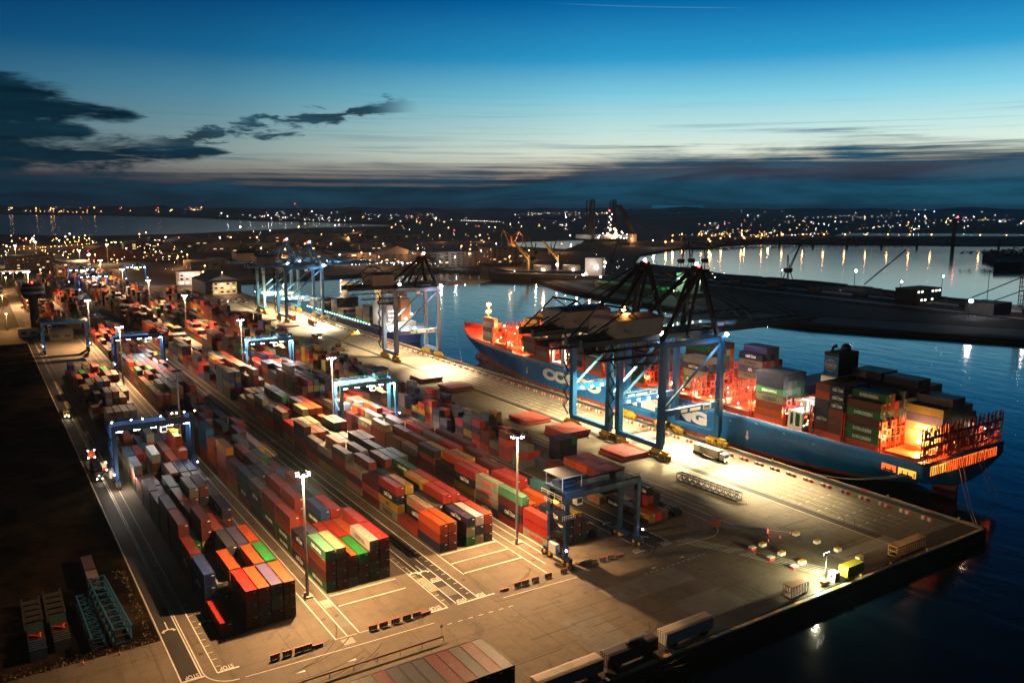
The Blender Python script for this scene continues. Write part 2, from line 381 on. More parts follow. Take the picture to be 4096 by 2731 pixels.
struct('tyre_mark', mb, mat('tyre_mark', (.072, .057, .042), .9, wear=.6, scale=1.5, dirt=(.13, .10, .07), spec=.1))
mb = MB()
for x in (61.2, 93.8, 114.6, 118.2, 58.2, 32.2):
    for k in range(9): y = 120 + k * 21.5; mb.box(x - .45, x + .45, y, y + .9, .0, .0300)
struct('drain_cover', mb, DARK)
# ---------------------------------------------------------------- containers
def cont_mat(name, attr):
    m = bpy.data.materials.new(name); m.use_nodes = True; t = NT(m.node_tree)
    out = t.n('ShaderNodeOutputMaterial'); b = t.n('ShaderNodeBsdfPrincipled'); t.nt.links.new(b.outputs[0], out.inputs[0])
    if attr: col = t.n('ShaderNodeVertexColor', layer_name='Col').outputs[0]
    else: col = t.n('ShaderNodeObjectInfo').outputs['Color']
    g = t.n('ShaderNodeNewGeometry'); P = g.outputs['Position']; s = t.n('ShaderNodeSeparateXYZ'); t.nt.links.new(g.outputs['Normal'], s.inputs[0])
    n1 = t.noise(P, .9, 6, .7); n2 = t.noise(P, .16, 3, .5)
    roof = t.ss(s.outputs[2], .5, .9)
    c = t.mix(t.ss(n1, .40, .78, 0, .34), col, (.06, .035, .025))
    c = t.mix(t.m('MULTIPLY', roof, t.ss(n1, .52, .62, 0, .55)), c, (.13, .055, .025))
    c = t.mix(t.ss(n2, .3, .7, 0, .22), c, (.02, .02, .02))
    mp = t.n('ShaderNodeMapping'); t.nt.links.new(P, mp.inputs[0]); mp.inputs['Scale'].default_value = (2.0, 2.0, .15)
    c = t.mix(t.ss(t.noise(mp.outputs[0], 1.0, 4, .7), .55, .75, 0, .4), c, (.09, .045, .025))
    if not attr:
        gs = t.n('ShaderNodeSeparateXYZ'); t.nt.links.new(t.n('ShaderNodeTexCoord').outputs['Generated'], gs.inputs[0])
        fr = t.m('ABSOLUTE', t.m('SUBTRACT', t.m('FRACT', t.m('MULTIPLY', gs.outputs[1], 5.0)), .5))
        c = t.mix(t.m('MULTIPLY', roof, t.ss(fr, .46, .49, 0, .5)), c, (.02, .015, .012))
        rb = t.m('SINE', t.m('MULTIPLY', gs.outputs[1], 150.0)); c = t.mix(t.m('MULTIPLY', t.m('SUBTRACT', 1.0, roof), t.ss(rb, .2, .9, 0, .28)), c, (.015, .012, .01))  # dark side stripes: shade of the corrugation put into the colour
        eg = t.m('ABSOLUTE', t.m('SUBTRACT', gs.outputs[2], .5)); c = t.mix(t.m('MULTIPLY', t.m('SUBTRACT', 1.0, roof), t.ss(eg, .44, .47, 0, .55)), c, (.02, .016, .014))
    t.nt.links.new(c, b.inputs['Base Color']); b.inputs['Roughness'].default_value = .5; b.inputs['Specular IOR Level'].default_value = .3
    sp = t.n('ShaderNodeSeparateXYZ'); t.nt.links.new(P, sp.inputs[0])
    cor = t.m('SINE', t.m('MULTIPLY', t.m('ADD', sp.outputs[0], sp.outputs[1]), 22.0))
    bp = t.n('ShaderNodeBump'); bp.inputs['Strength'].default_value = .3; bp.inputs['Distance'].default_value = .012
    t.nt.links.new(cor, bp.inputs['Height']); t.nt.links.new(bp.outputs[0], b.inputs['Normal'])
    return m
CM = cont_mat('container_paint', False); CMV = cont_mat('container_paint_block', True)
C = dict(red=(.56, .065, .035), bright=(.72, .035, .02), orange=(.70, .17, .035), rust=(.42, .085, .04), maroon=(.22, .035, .03), brown=(.20, .075, .045),
         navy=(.025, .045, .13), blue=(.05, .17, .48), teal=(.04, .24, .36), green=(.03, .33, .10), lime=(.02, .52, .10), mint=(.22, .55, .34), white=(.72, .69, .62),
         cream=(.74, .64, .42), grey=(.33, .34, .33), slate=(.16, .20, .24), yellow=(.66, .44, .07), purple=(.22, .22, .42), lilac=(.50, .48, .58), dkgreen=(.03, .15, .09),
         beige=(.52, .45, .33), gold=(.55, .36, .08), olive=(.36, .30, .10), black=(.035, .04, .05), salmon=(.66, .24, .16), roofgrey=(.20, .20, .215), roofred=(.38, .02, .02))
CN = dict(red='red', bright='bright red', orange='orange', rust='rust red', maroon='maroon', brown='brown', navy='navy blue', blue='blue', teal='teal', green='green', lime='bright green',
          mint='mint green', white='white', cream='cream', grey='grey', slate='slate grey', yellow='yellow', purple='purple blue', lilac='pale lilac', dkgreen='dark green', beige='beige',
          gold='golden brown', olive='olive', black='black', salmon='salmon pink', roofgrey='ribbed grey', roofred='dark red')
W40, L40, H40 = 2.44, 12.19, 2.59
def cont_body(L, H=H40, W=W40):
    mb = MB(); i = .05; mb.box(i, W - i, i, L - i, .12, H - .05)
    e = .16
    for x in (0, W - e):
        for y in (0, L - e): mb.box(x, x + e, y, y + e, 0, H)
        for z in (0, H - e): mb.box(x, x + e, e + .002, L - e - .002, z, z + e - .002)
    for y in (0.002, L - e - .002):
        for z in (0.002, H - e - .002): mb.box(e + .002, W - e - .002, y, y + e, z, z + e)
    return mb.mesh('container_body', CM)
def cont_door(L, H=H40, W=W40):
    mb = MB()
    for x in (.45, .90, 1.54, 1.99): mb.box(x - .03, x + .03, -.07, -.004, .2, H - .2)
    mb.box(W / 2 - .03, W / 2 + .03, -.03, -.004, .18, H - .18)
    for x in (.62, 1.70): mb.box(x - .12, x + .12, -.09, -.004, 1.05, 1.15)
    return mb.mesh('container_door_bars', CM)
C = {k_: tuple(v_ ** 1.3 * (.58 if c_[0] > 2.2 * c_[2] else .46) for v_ in c_) for k_, c_ in C.items()}
BODY = {40: cont_body(L40), 20: cont_body(6.06)}; DOOR = {40: cont_door(L40), 20: cont_door(6.06)}
ALL = []     # every container: dict(x,y,z,L,H,col,block,...)
OCC = {}
def put(block, bay, c, tier, x, y, z, L, H, col, logo=None, where=None, door=True):
    ALL.append(dict(b=block, bay=bay, c=c, t=tier, x=x, y=y, z=z, L=L, H=H, col=col, logo=logo, where=where)); OCC[(block, bay, c, tier)] = 1
ORD = ['', 'first', 'second', 'third', 'fourth', 'fifth', 'sixth', 'seventh', 'eighth', 'ninth', 'tenth', 'eleventh', 'twelfth', 'thirteenth', 'fourteenth', 'fifteenth', 'sixteenth', 'seventeenth', 'eighteenth', 'nineteenth', 'twentieth'] + ['twenty-%s' % w_ for w_ in ('first', 'second', 'third', 'fourth', 'fifth', 'sixth', 'seventh', 'eighth', 'ninth')] + ['%dth' % n_ for n_ in range(30, 99)]
PAL = ['maroon'] * 7 + ['rust'] * 8 + ['red'] * 9 + ['orange'] * 4 + ['brown'] * 4 + ['navy'] * 4 + ['blue'] * 2 + ['grey'] * 2 + ['beige'] * 2 + ['white'] + ['slate'] * 2 + ['yellow'] * 2 + ['green', 'dkgreen', 'teal', 'gold', 'cream', 'salmon']
def block(name, x0, y0, pitch, H, rows, tops=None, logos=None, seed=1, lower=None):
    """rows: one list of six stack heights per bay, from the near end"""
    q = random.Random(seed); tops = tops or {}; logos = logos or {}; lower = lower or {}
    for bay, hs in enumerate(rows):
        for c, n in enumerate(hs):
            y = y0 + bay * pitch; base = q.choice(PAL)
            for t_ in range(n):
                col = base if q.random() < .3 else q.choice(PAL)
                if t_ == n - 1 and (bay, c) in tops: col = tops[(bay, c)]
                if (bay, c, t_) in lower: col = lower[(bay, c, t_)]
                put(name, bay, c, t_, x0 + c * 2.77 + q.uniform(-.04, .04), y + q.uniform(-.10, .10), t_ * H, L40, H, col, logos.get((bay, c, t_)))
def rrow(q, lo=2, hi=4, p0=.04): return [0 if q.random() < p0 else q.randint(lo, hi) for _ in range(6)]
q = random.Random(21)
# block A, far left
RA = [[1, 0, 3, 3, 3, 3], [3, 2, 3, 2, 3, 3], [3, 1, 1, 3, 3, 3], [4, 2, 4, 3, 2, 1], [4, 2, 3, 2, 2, 3], [3, 1, 3, 4, 4, 3], [3, 2, 3, 2, 3, 3], [2, 2, 1, 3, 3, 3],
      [3, 1, 4, 2, 3, 4], [3, 3, 2, 2, 3, 2], [2, 2, 3, 4, 3, 3], [2, 3, 2, 3, 2, 3], [0, 0, 0, 0, 0, 0], [0, 0, 0, 0, 0, 0], [0, 3, 3, 3, 3, 0], [0] * 6,
      [2, 2, 4, 4, 3, 2], [1, 3, 2, 3, 3, 3], [3, 3, 4, 4, 3, 3], [2, 3, 3, 3, 4, 4], [3, 2, 3, 3, 4, 2], [2, 3, 3, 4, 3, 1], [2, 2, 3, 2, 3, 3], [3, 2, 1, 2, 2, 2], [1, 1, 0, 2, 2, 0], [0, 0, 0, 0, 2, 0]]
TA = {(0, 0): 'bright', (0, 2): 'bright', (0, 3): 'orange', (0, 4): 'purple', (0, 5): 'orange', (1, 0): 'blue', (1, 1): 'lilac', (1, 2): 'orange', (1, 3): 'bright', (1, 4): 'orange', (1, 5): 'lime',
      (2, 0): 'rust', (2, 3): 'slate', (2, 4): 'purple', (2, 5): 'orange', (3, 0): 'maroon', (3, 1): 'green', (3, 2): 'maroon', (3, 3): 'orange', (3, 4): 'navy', (3, 5): 'beige', (4, 0): 'purple', (4, 5): 'navy',
      (5, 3): 'grey', (5, 4): 'maroon', (5, 5): 'slate', (6, 0): 'brown', (6, 2): 'dkgreen', (6, 3): 'grey', (6, 4): 'red', (7, 0): 'salmon', (7, 1): 'salmon', (7, 3): 'salmon', (8, 0): 'lilac', (8, 1): 'lime', (8, 2): 'white',
      (8, 4): 'orange', (8, 5): 'orange', (9, 0): 'teal', (9, 1): 'red', (9, 4): 'salmon', (10, 0): 'blue', (10, 2): 'teal', (14, 1): 'brown', (14, 2): 'brown', (14, 3): 'beige', (14, 4): 'grey',
      (16, 2): 'beige', (16, 3): 'salmon', (18, 2): 'lilac', (18, 3): 'salmon', (18, 4): 'beige', (19, 4): 'orange', (19, 5): 'orange', (20, 3): 'orange', (20, 4): 'lime', (17, 2): 'orange', (21, 1): 'lime', (22, 3): 'red'}
block('A', 37.4, 168.2, 13.12, 2.87, RA, TA, {(1, 0, 1): 'swoosh', (2, 0, 1): 'swoosh'}, 11,
      {(1, 0, 1): 'blue', (1, 0, 0): 'blue', (3, 0, 2): 'maroon', (8, 2, 2): 'brown', (8, 2, 1): 'beige', (8, 5, 2): 'blue', (8, 5, 1): 'beige', (3, 2, 2): 'maroon', (3, 2, 1): 'yellow', (6, 3, 1): 'beige', (6, 4, 1): 'teal'})
RB = [[4, 4, 3, 3, 4, 4], [3, 3, 3, 3, 3, 4], [4, 3, 1, 4, 4, 3], [4, 2, 4, 4, 4, 3], [4, 3, 4, 3, 4, 2], [4, 4, 4, 3, 3, 3], [4, 2, 4, 3, 2, 2], [5, 3, 4, 3, 3, 2], [4, 4, 3, 4, 3, 3],
      [5, 3, 3, 3, 4, 3], [4, 4, 3, 4, 3, 4], [4, 3, 4, 3, 4, 3], [3, 3, 2, 4, 3, 3], [0, 2, 2, 3, 2, 0], [0] * 6, [0, 0, 1, 0, 3, 3], [3, 3, 4, 4, 2, 4], [3, 4, 4, 4, 4, 4], [3, 3, 4, 4, 4, 4],
      [3, 4, 3, 4, 4, 4], [4, 3, 4, 4, 4, 3], [3, 4, 4, 4, 3, 4], [4, 4, 4, 4, 3, 3], [4, 4, 4, 4, 4, 3]] + [rrow(q, 2, 4) for _ in range(3)] + [[0] * 6] + [rrow(q, 2, 4) for _ in range(7)] + [[0] * 6]
TB = {(0, 0): 'mint', (0, 1): 'cream', (0, 2): 'orange', (0, 3): 'lime', (0, 4): 'white', (0, 5): 'bright', (1, 0): 'navy', (1, 1): 'purple', (1, 2): 'red', (1, 3): 'red', (1, 4): 'orange', (1, 5): 'red',
      (2, 0): 'rust', (2, 1): 'red', (2, 2): 'green', (2, 3): 'blue', (2, 4): 'red', (3, 0): 'rust', (3, 1): 'red', (3, 3): 'navy', (3, 4): 'teal', (4, 0): 'grey', (5, 0): 'blue', (5, 1): 'navy', (5, 2): 'slate', (6, 0): 'maroon',
      (6, 2): 'maroon', (6, 3): 'red', (6, 4): 'grey', (7, 0): 'yellow', (7, 2): 'salmon', (7, 4): 'green', (8, 0): 'orange', (8, 1): 'maroon', (8, 3): 'grey', (9, 0): 'teal', (9, 1): 'navy', (9, 4): 'maroon', (9, 5): 'beige',
      (15, 4): 'beige', (17, 1): 'beige', (18, 1): 'beige', (16, 4): 'maroon', (20, 0): 'green', (20, 1): 'lilac', (20, 2): 'lime', (21, 1): 'red', (22, 1): 'mint', (22, 2): 'orange', (22, 0): 'orange', (23, 3): 'lime'}
block('B', 63.2, 174.7, 12.65, 2.6, RB, TB, {(0, 0, 3): 'CHINA SHIPPING', (0, 0, 0): 'CHINA SHIPPING', (0, 4, 3): 'COSCO', (1, 0, 2): 'swoosh', (2, 0, 0): 'CHINA SHIPPING', (3, 0, 1): 'CHINA SHIPPING', (2, 0, 1): 'CHINA SHIPPING', (2, 3, 2): 'CHINA SHIPPING', (4, 0, 2): 'CMA CGM'}, 12,
      {(0, 0, 2): 'rust', (0, 0, 1): 'maroon', (0, 0, 0): 'green', (1, 0, 1): 'red', (1, 0, 0): 'navy', (2, 0, 2): 'orange', (2, 0, 1): 'green', (2, 0, 0): 'green', (3, 0, 2): 'rust', (3, 0, 1): 'green', (3, 0, 0): 'maroon', (4, 0, 2): 'navy',
       (4, 0, 1): 'slate', (4, 0, 0): 'dkgreen', (5, 0, 2): 'slate', (6, 0, 1): 'orange', (6, 0, 0): 'yellow', (7, 0, 3): 'orange', (7, 0, 2): 'orange', (7, 0, 1): 'rust', (7, 0, 0): 'orange', (8, 0, 2): 'orange', (8, 0, 1): 'orange',
       (9, 0, 3): 'teal', (9, 0, 2): 'teal', (9, 0, 1): 'red', (0, 1, 2): 'maroon', (0, 1, 1): 'brown', (0, 1, 0): 'maroon', (0, 2, 0): 'white', (0, 2, 1): 'maroon', (0, 3, 0): 'brown', (0, 4, 0): 'dkgreen', (0, 4, 1): 'beige', (0, 4, 2): 'maroon', (0, 5, 0): 'beige', (0, 5, 1): 'maroon', (0, 5, 2): 'maroon',
       (2, 3, 2): 'dkgreen'})
RC = [[3, 3, 0, 3, 3, 3], [1, 3, 3, 4, 4, 3], [4, 4, 3, 4, 4, 3], [3, 3, 3, 3, 4, 3], [3, 4, 3, 4, 4, 4], [4, 3, 4, 3, 4, 3], [3, 4, 3, 3, 4, 4], [3, 2, 2, 3, 3, 2], [4, 3, 3, 3, 4, 4], [3, 3, 3, 3, 2, 3], [4, 2, 2, 4, 4, 4],
      [3, 2, 3, 2, 4, 4], [4, 3, 3, 4, 3, 3], [3, 2, 3, 4, 2, 3], [2, 3, 3, 3, 3, 3], [0] * 6, [5, 5, 2, 4, 5, 3], [5, 3, 2, 5, 3, 2], [1, 3, 2, 3, 4, 4], [2, 4, 4, 3, 4, 4], [3, 3, 4, 4, 4, 4], [4, 3, 3, 4, 4, 4]] + \
     [rrow(q, 2, 4) for _ in range(6)] + [[0] * 6] + [rrow(q, 3, 4) for _ in range(5)] + [[0] * 6]
TC = {(0, 0): 'orange', (0, 1): 'orange', (0, 3): 'navy', (0, 4): 'white', (0, 5): 'rust', (1, 0): 'rust', (1, 1): 'cream', (1, 2): 'slate', (1, 3): 'red', (1, 4): 'red', (2, 0): 'red', (2, 1): 'yellow', (2, 3): 'yellow', (2, 4): 'red',
      (3, 0): 'maroon', (3, 1): 'navy', (3, 4): 'green', (4, 0): 'white', (4, 1): 'maroon', (4, 2): 'navy', (4, 4): 'teal', (4, 5): 'dkgreen', (5, 0): 'slate', (5, 2): 'grey', (5, 4): 'dkgreen', (6, 0): 'white', (6, 1): 'salmon', (6, 4): 'black',
      (7, 0): 'grey', (7, 1): 'salmon', (7, 3): 'grey', (8, 0): 'brown', (8, 3): 'dkgreen', (8, 4): 'dkgreen', (8, 5): 'rust', (9, 0): 'bright', (9, 1): 'beige', (9, 2): 'white', (9, 3): 'cream', (10, 0): 'beige', (10, 1): 'bright', (10, 3): 'cream',
      (10, 4): 'orange', (10, 5): 'orange', (11, 0): 'slate', (11, 4): 'lilac', (12, 0): 'beige', (12, 1): 'white', (12, 2): 'beige', (12, 3): 'green', (16, 0): 'slate', (16, 1): 'slate', (16, 4): 'cream', (13, 1): 'red', (18, 1): 'orange', (20, 1): 'white', (20, 2): 'yellow', (21, 3): 'cream'}
block('C', 96.2, 180.0, 12.85, 2.62, RC, TC, {(2, 0, 2): 'CMA CGM', (2, 0, 0): 'MAERSK', (2, 0, 1): 'MSC', (3, 0, 1): 'Hapag-Lloyd', (1, 1, 2): 'YANG MING', (1, 1, 1): 'CMA CGM', (0, 3, 2): 'CMA CGM', (4, 0, 2): 'YANG MING', (4, 0, 0): 'YANG MING', (8, 3, 2): 'CHINA SHIPPING'}, 13,
      {(2, 0, 2): 'navy', (2, 0, 1): 'yellow', (2, 0, 0): 'beige', (3, 0, 1): 'orange', (3, 0, 0): 'maroon', (4, 0, 1): 'maroon', (4, 0, 0): 'beige', (0, 0, 1): 'rust', (0, 0, 0): 'navy', (0, 1, 1): 'rust', (0, 1, 0): 'maroon', (1, 1, 1): 'navy', (0, 3, 1): 'beige', (0, 3, 0): 'green',
       (0, 4, 1): 'navy', (0, 4, 0): 'beige', (0, 5, 1): 'maroon', (0, 5, 0): 'black', (9, 0, 1): 'rust', (10, 0, 2): 'slate'})
RD = [[3, 2, 3, 3, 2, 1], [4, 3, 2, 3, 4, 2], [4, 3, 4, 4, 1, 2], [4, 4, 3, 4, 3, 3], [3, 4, 4, 3, 4, 3], [4, 4, 3, 4, 3, 4], [3, 4, 3, 4, 3, 4], [3, 4, 3, 4, 4, 3], [4, 3, 4, 3, 3, 3], [3, 4, 3, 2, 3, 2], [3, 4, 3, 4, 3, 3], [4, 3, 4, 4, 3, 3], [3, 4, 4, 3, 4, 4], [2, 2, 3, 3, 2, 1],
      [0] * 6, [3, 4, 4, 3, 4, 4], [4, 4, 4, 4, 3, 4], [4, 5, 4, 3, 4, 3], [3, 4, 4, 4, 4, 4], [4, 4, 3, 3, 4, 3], [3, 3, 3, 3, 3, 3], [3, 3, 4, 4, 3, 3], [3, 4, 3, 3, 3, 4]] + [rrow(q, 3, 4) for _ in range(4)] + [[0] * 6] + [rrow(q, 2, 4) for _ in range(6)]
TD = {(0, 0): 'red', (0, 2): 'navy', (0, 3): 'red', (0, 4): 'brown', (0, 5): 'brown', (1, 0): 'mint', (1, 1): 'orange', (1, 2): 'navy', (1, 3): 'orange', (2, 0): 'white', (2, 1): 'orange', (2, 2): 'red', (2, 3): 'red', (2, 4): 'cream', (2, 5): 'cream', (3, 0): 'red', (3, 1): 'orange', (3, 2): 'red', (4, 1): 'orange', (4, 2): 'yellow', (4, 0): 'black', (5, 0): 'black',
      (5, 1): 'yellow', (5, 2): 'salmon', (6, 0): 'lilac', (6, 1): 'maroon', (6, 3): 'grey', (7, 1): 'maroon', (7, 3): 'red', (8, 0): 'beige', (8, 1): 'beige', (8, 2): 'grey', (8, 4): 'red', (9, 0): 'white', (9, 1): 'white', (9, 3): 'red', (10, 0): 'maroon', (10, 1): 'orange', (10, 2): 'white', (10, 3): 'orange', (11, 0): 'white', (11, 1): 'white', (11, 2): 'white', (11, 3): 'cream',
      (12, 1): 'red', (12, 3): 'white', (12, 4): 'red', (15, 2): 'slate', (16, 3): 'green', (17, 1): 'beige'}
block('D', 121.8, 166.6, 12.85, 2.62, RD, TD, {(2, 0, 3): 'YANG MING', (2, 0, 2): 'YANG MING', (2, 0, 1): 'YANG MING', (0, 0, 0): 'YANG MING', (9, 1, 3): 'COSCO', (9, 0, 2): 'CMA CGM', (10, 1, 3): 'CMA CGM', (4, 2, 3): 'MSC', (5, 1, 3): 'MSC'}, 14,
      {(2, 0, 2): 'white', (2, 0, 1): 'white', (2, 0, 0): 'navy', (1, 0, 2): 'maroon', (1, 0, 1): 'navy', (1, 0, 0): 'red', (0, 0, 0): 'white', (0, 0, 1): 'bright', (3, 0, 2): 'navy', (0, 2, 1): 'navy', (9, 0, 1): 'orange', (9, 0, 0): 'orange'})
# block E: short containers beside the quay apron
def eput(bay, c, hs, y=None, logos=None, L=6.06):
    for t_, col in enumerate(hs):
        put('E', bay, c, t_, 154.0 + c * 2.62, (165.6 + bay * 6.4) if y is None else y, t_ * 2.6, L, 2.59, col, (logos or {}).get(t_))
eput(0, 1, ['yellow'], logos={0: 'MSC'}); eput(0, 2, ['bright']); eput(0, 3, ['brown']); eput(0, 5, ['navy'], logos={0: 'CMA CGM'})
eput(1, 1, ['black']); eput(1, 3, ['red', 'red', 'navy'], logos={2: 'CMA CGM'}); eput(1, 4, ['navy', 'navy']); eput(1, 5, ['slate'])
eput(2, 1, ['navy'], logos={0: 'Safmarine'}); eput(2, 2, ['yellow']); eput(3, 0, ['cream'], logos={0: 'YANG MING'})
for b_ in (4, 5, 6):
    for c_ in range(2, 6): eput(b_, c_, ['navy', 'navy', 'orange' if (b_ + c_) % 3 else 'rust'], logos={1: 'CMA CGM', 2: 'MSC'} if c_ == 2 else None)
eput(7, 1, ['navy', 'maroon']); eput(7, 2, ['navy', 'slate']); eput(8, 1, ['slate', 'slate']); eput(8, 2, ['red'])
for c_, cc in ((4, 'black'), (5, 'navy'), (6, 'green')): eput(8.4, c_, ['red', 'navy', 'navy', cc], logos={3: 'CMA CGM'} if c_ == 4 else None)
for c_, n_ in ((0, 2), (1, 3), (2, 2), (3, 1)): eput(9.6, c_, ['grey', 'red', 'grey'][:n_])
qe = random.Random(5)
for b_ in range(11, 25):
    for c_ in range(0, 7):
        n_ = qe.choice([0, 2, 3, 3, 4, 2, 3]) if c_ < 5 else qe.choice([0, 0, 1, 2])
        eput(b_, c_, [qe.choice(['black', 'navy', 'slate', 'maroon', 'red', 'red', 'grey', 'gold', 'brown', 'navy', 'orange']) for _ in range(n_)], logos={n_ - 1: qe.choice(['CMA CGM', 'CMA CGM', None, 'APL'])} if c_ < 3 else None)
eput(18, 9, ['gold', 'gold']); eput(26, 2, ['lime']); eput(26, 3, ['lime'])
for b_ in range(26, 52):
    for c_ in range(0, 7):
        if b_ in (29, 30, 31, 32, 40, 41): continue
        n_ = qe.choice([0, 2, 3, 4, 3]) if c_ < 5 else qe.choice([0, 0, 2, 3])
        if (b_, c_) in ((26, 2), (26, 3)): continue
        eput(b_, c_, [qe.choice(['rust', 'red', 'gold', 'yellow', 'maroon', 'brown', 'green', 'grey']) for _ in range(n_)])
# far yard rows beyond, blocks F..
qf = random.Random(9)
for k_, (x0, ya, yb, bp) in enumerate([(37.4, 665, 1000, .2), (63.2, 650, 1120, .1), (96.2, 650, 1180, .1), (121.8, 640, 1150, .15), (154.5, 520, 860, .35), (8, 860, 1250, .45)]):
    y_ = ya; bi = 0
    while y_ < yb:
        if qf.random() > bp * .5:
            for c_ in range(6):
                n_ = 0 if qf.random() < .06 else qf.randint(2, 5 if qf.random() < .5 else 4)
                base = qf.choice(PAL)
                for t_ in range(n_):
                    put('F%d' % k_, bi, c_, t_, x0 + c_ * 2.77, y_, t_ * 2.62, L40, 2.6, base if qf.random() < .4 else qf.choice(PAL + ['green', 'yellow', 'white', 'orange']))
        y_ += 12.85; bi += 1
BN = dict(A='leftmost block', B='first mast block', C='unlit lane block', D='quay-side gantry block', E='short apron block', S='big ship')
for k_, (yy, n_) in enumerate(((550, 5), (563, 4), (600, 2), (613, 5), (650, 2), (663, 3))):
    for c_ in range(7):
        for t_ in range(n_): put('V', k_, c_, t_, 238.5 + c_ * 2.6, yy, 5.2 + t_ * 2.62, L40, 2.6, ['rust', 'blue', 'beige', 'dkgreen', 'slate'][(c_ * 3 + t_ * 2 + k_) % 5])
# ---------------------------------------------------------------- the large container ship
SX0, SX1, SC = 237.0, 285.0, 261.0
ship = thing('container_ship', (SC, 290, WZ), 'large blue and red container ship moored along the quay with red lashing bridges', 'container ship')
HULLB = mat('hull_blue', (.012, .135, .38), .40, wear=.55, scale=.10, dirt=(.008, .05, .15))
HULLR = mat('hull_antifouling', (.33, .06, .035), .6, wear=.6, scale=.15, dirt=(.10, .03, .02))
def hb(Y, u, z):
    h = 24.0
    if Y > 345:
        dk = 24 * max(0, 1 - (max(0, Y - 368) / 83.5) ** 2.3); wl = 24 * max(0, 1 - (max(0, Y - 334) / 92.0) ** 1.3)
        s = min(1, max(0, (z + 3.5) / 17.0)); h = wl + (dk - wl) * s ** 2.1
    if Y < 200:
        k = (200 - Y) / 68.6; s = min(1, max(0, u)); h = 24 * (1 - k * (1 - min(1, (s + .02) / .62) ** .55) * .98)
    return max(h, .05)
def zbot(Y): return (-6.0 if Y < 424 else -6.0 + ((Y - 424) / 27.2) ** .9 * 18.2) if Y > 215 else -6.0 + ((215 - Y) / 83.6) ** 1.6 * 8.6
def zdeck(Y): return 12.9 + (max(0, Y - 385) / 66) ** 2 * 2.6
st = [131.4, 134, 138, 144, 152, 162, 175, 190, 210, 240, 280, 320, 345, 360, 372, 384, 394, 404, 413, 421, 428, 434, 440, 445, 449, 451.2]
us = [0, .03, .08, .15, .24, .34, .46, .6, .75, .88, 1.0]
mb = MB(); vs = []; n = len(us)
for Y in st:
    zb, zd = zbot(Y), zdeck(Y)
    for sgn in (-1, 1):
        for u_ in us:
            z = zb + (zd - zb) * u_; vs.append((SC + sgn * hb(Y, u_, z), Y, z))
fs = []
for i in range(len(st) - 1):
    a = i * 2 * n; b_ = (i + 1) * 2 * n
    for j in range(n - 1):
        fs.append((a + j, b_ + j, b_ + j + 1, a + j + 1)); fs.append((a + n + j, a + n + j + 1, b_ + n + j + 1, b_ + n + j))
    fs.append((a + n - 1, b_ + n - 1, b_ + 2 * n - 1, a + 2 * n - 1)); fs.append((a, a + n, b_ + n, b_))
for j in range(n - 1): fs.append((j, j + 1, n + j + 1, n + j))
mb.add(vs, fs)
hull = mb.build('hull', [HULLB, HULLR, BRED], ship)
bm = bmesh.new(); bm.from_mesh(hull.data)
bmesh.ops.recalc_face_normals(bm, faces=bm.faces)
zcut = 0.95 - ORG[ship.name].z
bmesh.ops.bisect_plane(bm, geom=bm.verts[:] + bm.edges[:] + bm.faces[:], plane_co=(0, 0, zcut), plane_no=(0, 0, 1))
for f in bm.faces:
    f.material_index = 2 if f.normal.z > .6 and f.calc_center_median().z > 10 else (1 if f.calc_center_median().z < zcut else 0); f.smooth = f.material_index < 2 and abs(f.normal.y) < .9
bm.to_mesh(hull.data); bm.free()
# bulb, bulwark, rudder
mb = MB(); prof = [(436.5, -3.0, .3), (435.5, -2.9, 1.6), (432, -3.0, 2.5), (426, -3.3, 3.0), (415, -3.8, 3.2)]
for (y0, z0, r0), (y1, z1, r1) in zip(prof, prof[1:]): mb.cyl((SC, y0, z0), (SC, y1, z1), r0, r1, 14)
o = mb.build('bulbous_bow', HULLR, ship)
for f in o.data.polygons: f.use_smooth = True
mb = MB()
for i in range(13, len(st) - 1):
    for sgn in (-1, 1):
        p0 = Vector((SC + sgn * (hb(st[i], 1, zdeck(st[i])) - .1), st[i], zdeck(st[i]))); p1 = Vector((SC + sgn * (hb(st[i + 1], 1, zdeck(st[i + 1])) - .1), st[i + 1], zdeck(st[i + 1])))
        mb.hexa([p0, p0 + Vector((.15 * -sgn, 0, 0)), p1 + Vector((.15 * -sgn, 0, 0)), p1, p0 + Vector((0, 0, 1.5)), p0 + Vector((.15 * -sgn, 0, 1.5)), p1 + Vector((.15 * -sgn, 0, 1.5)), p1 + Vector((0, 0, 1.5))])
mb.build('bulwark', REDP, ship)
MB().box(SC - .5, SC + .5, 133, 141, -8, 2.2).build('rudder', HULLR, ship)
text('COSCO', (236.93, 307.9, 7.2), 46.0, 5.6, 'W', WHITE, ship, .075); text('SHIPPING', (236.93, 244.2, 7.1), 49.2, 5.4, 'W', WHITE, ship, .075)
for yy in (199.3, 345, 272): # load arrows
    mb = MB(); x = 236.9; mb.box(x, x + .06, yy - .4, yy + .4, 5.4, 7.6); mb.add([(x, yy - 1, 5.4), (x, yy + 1, 5.4), (x, yy, 4.0), (x + .06, yy - 1, 5.4), (x + .06, yy + 1, 5.4), (x + .06, yy, 4.0)], [(0, 1, 2), (3, 5, 4), (0, 3, 4, 1), (1, 4, 5, 2), (2, 5, 3, 0)])
    if yy > 210 and yy < 340: continue
    mb.build('hull_arrow', WHITE, ship)
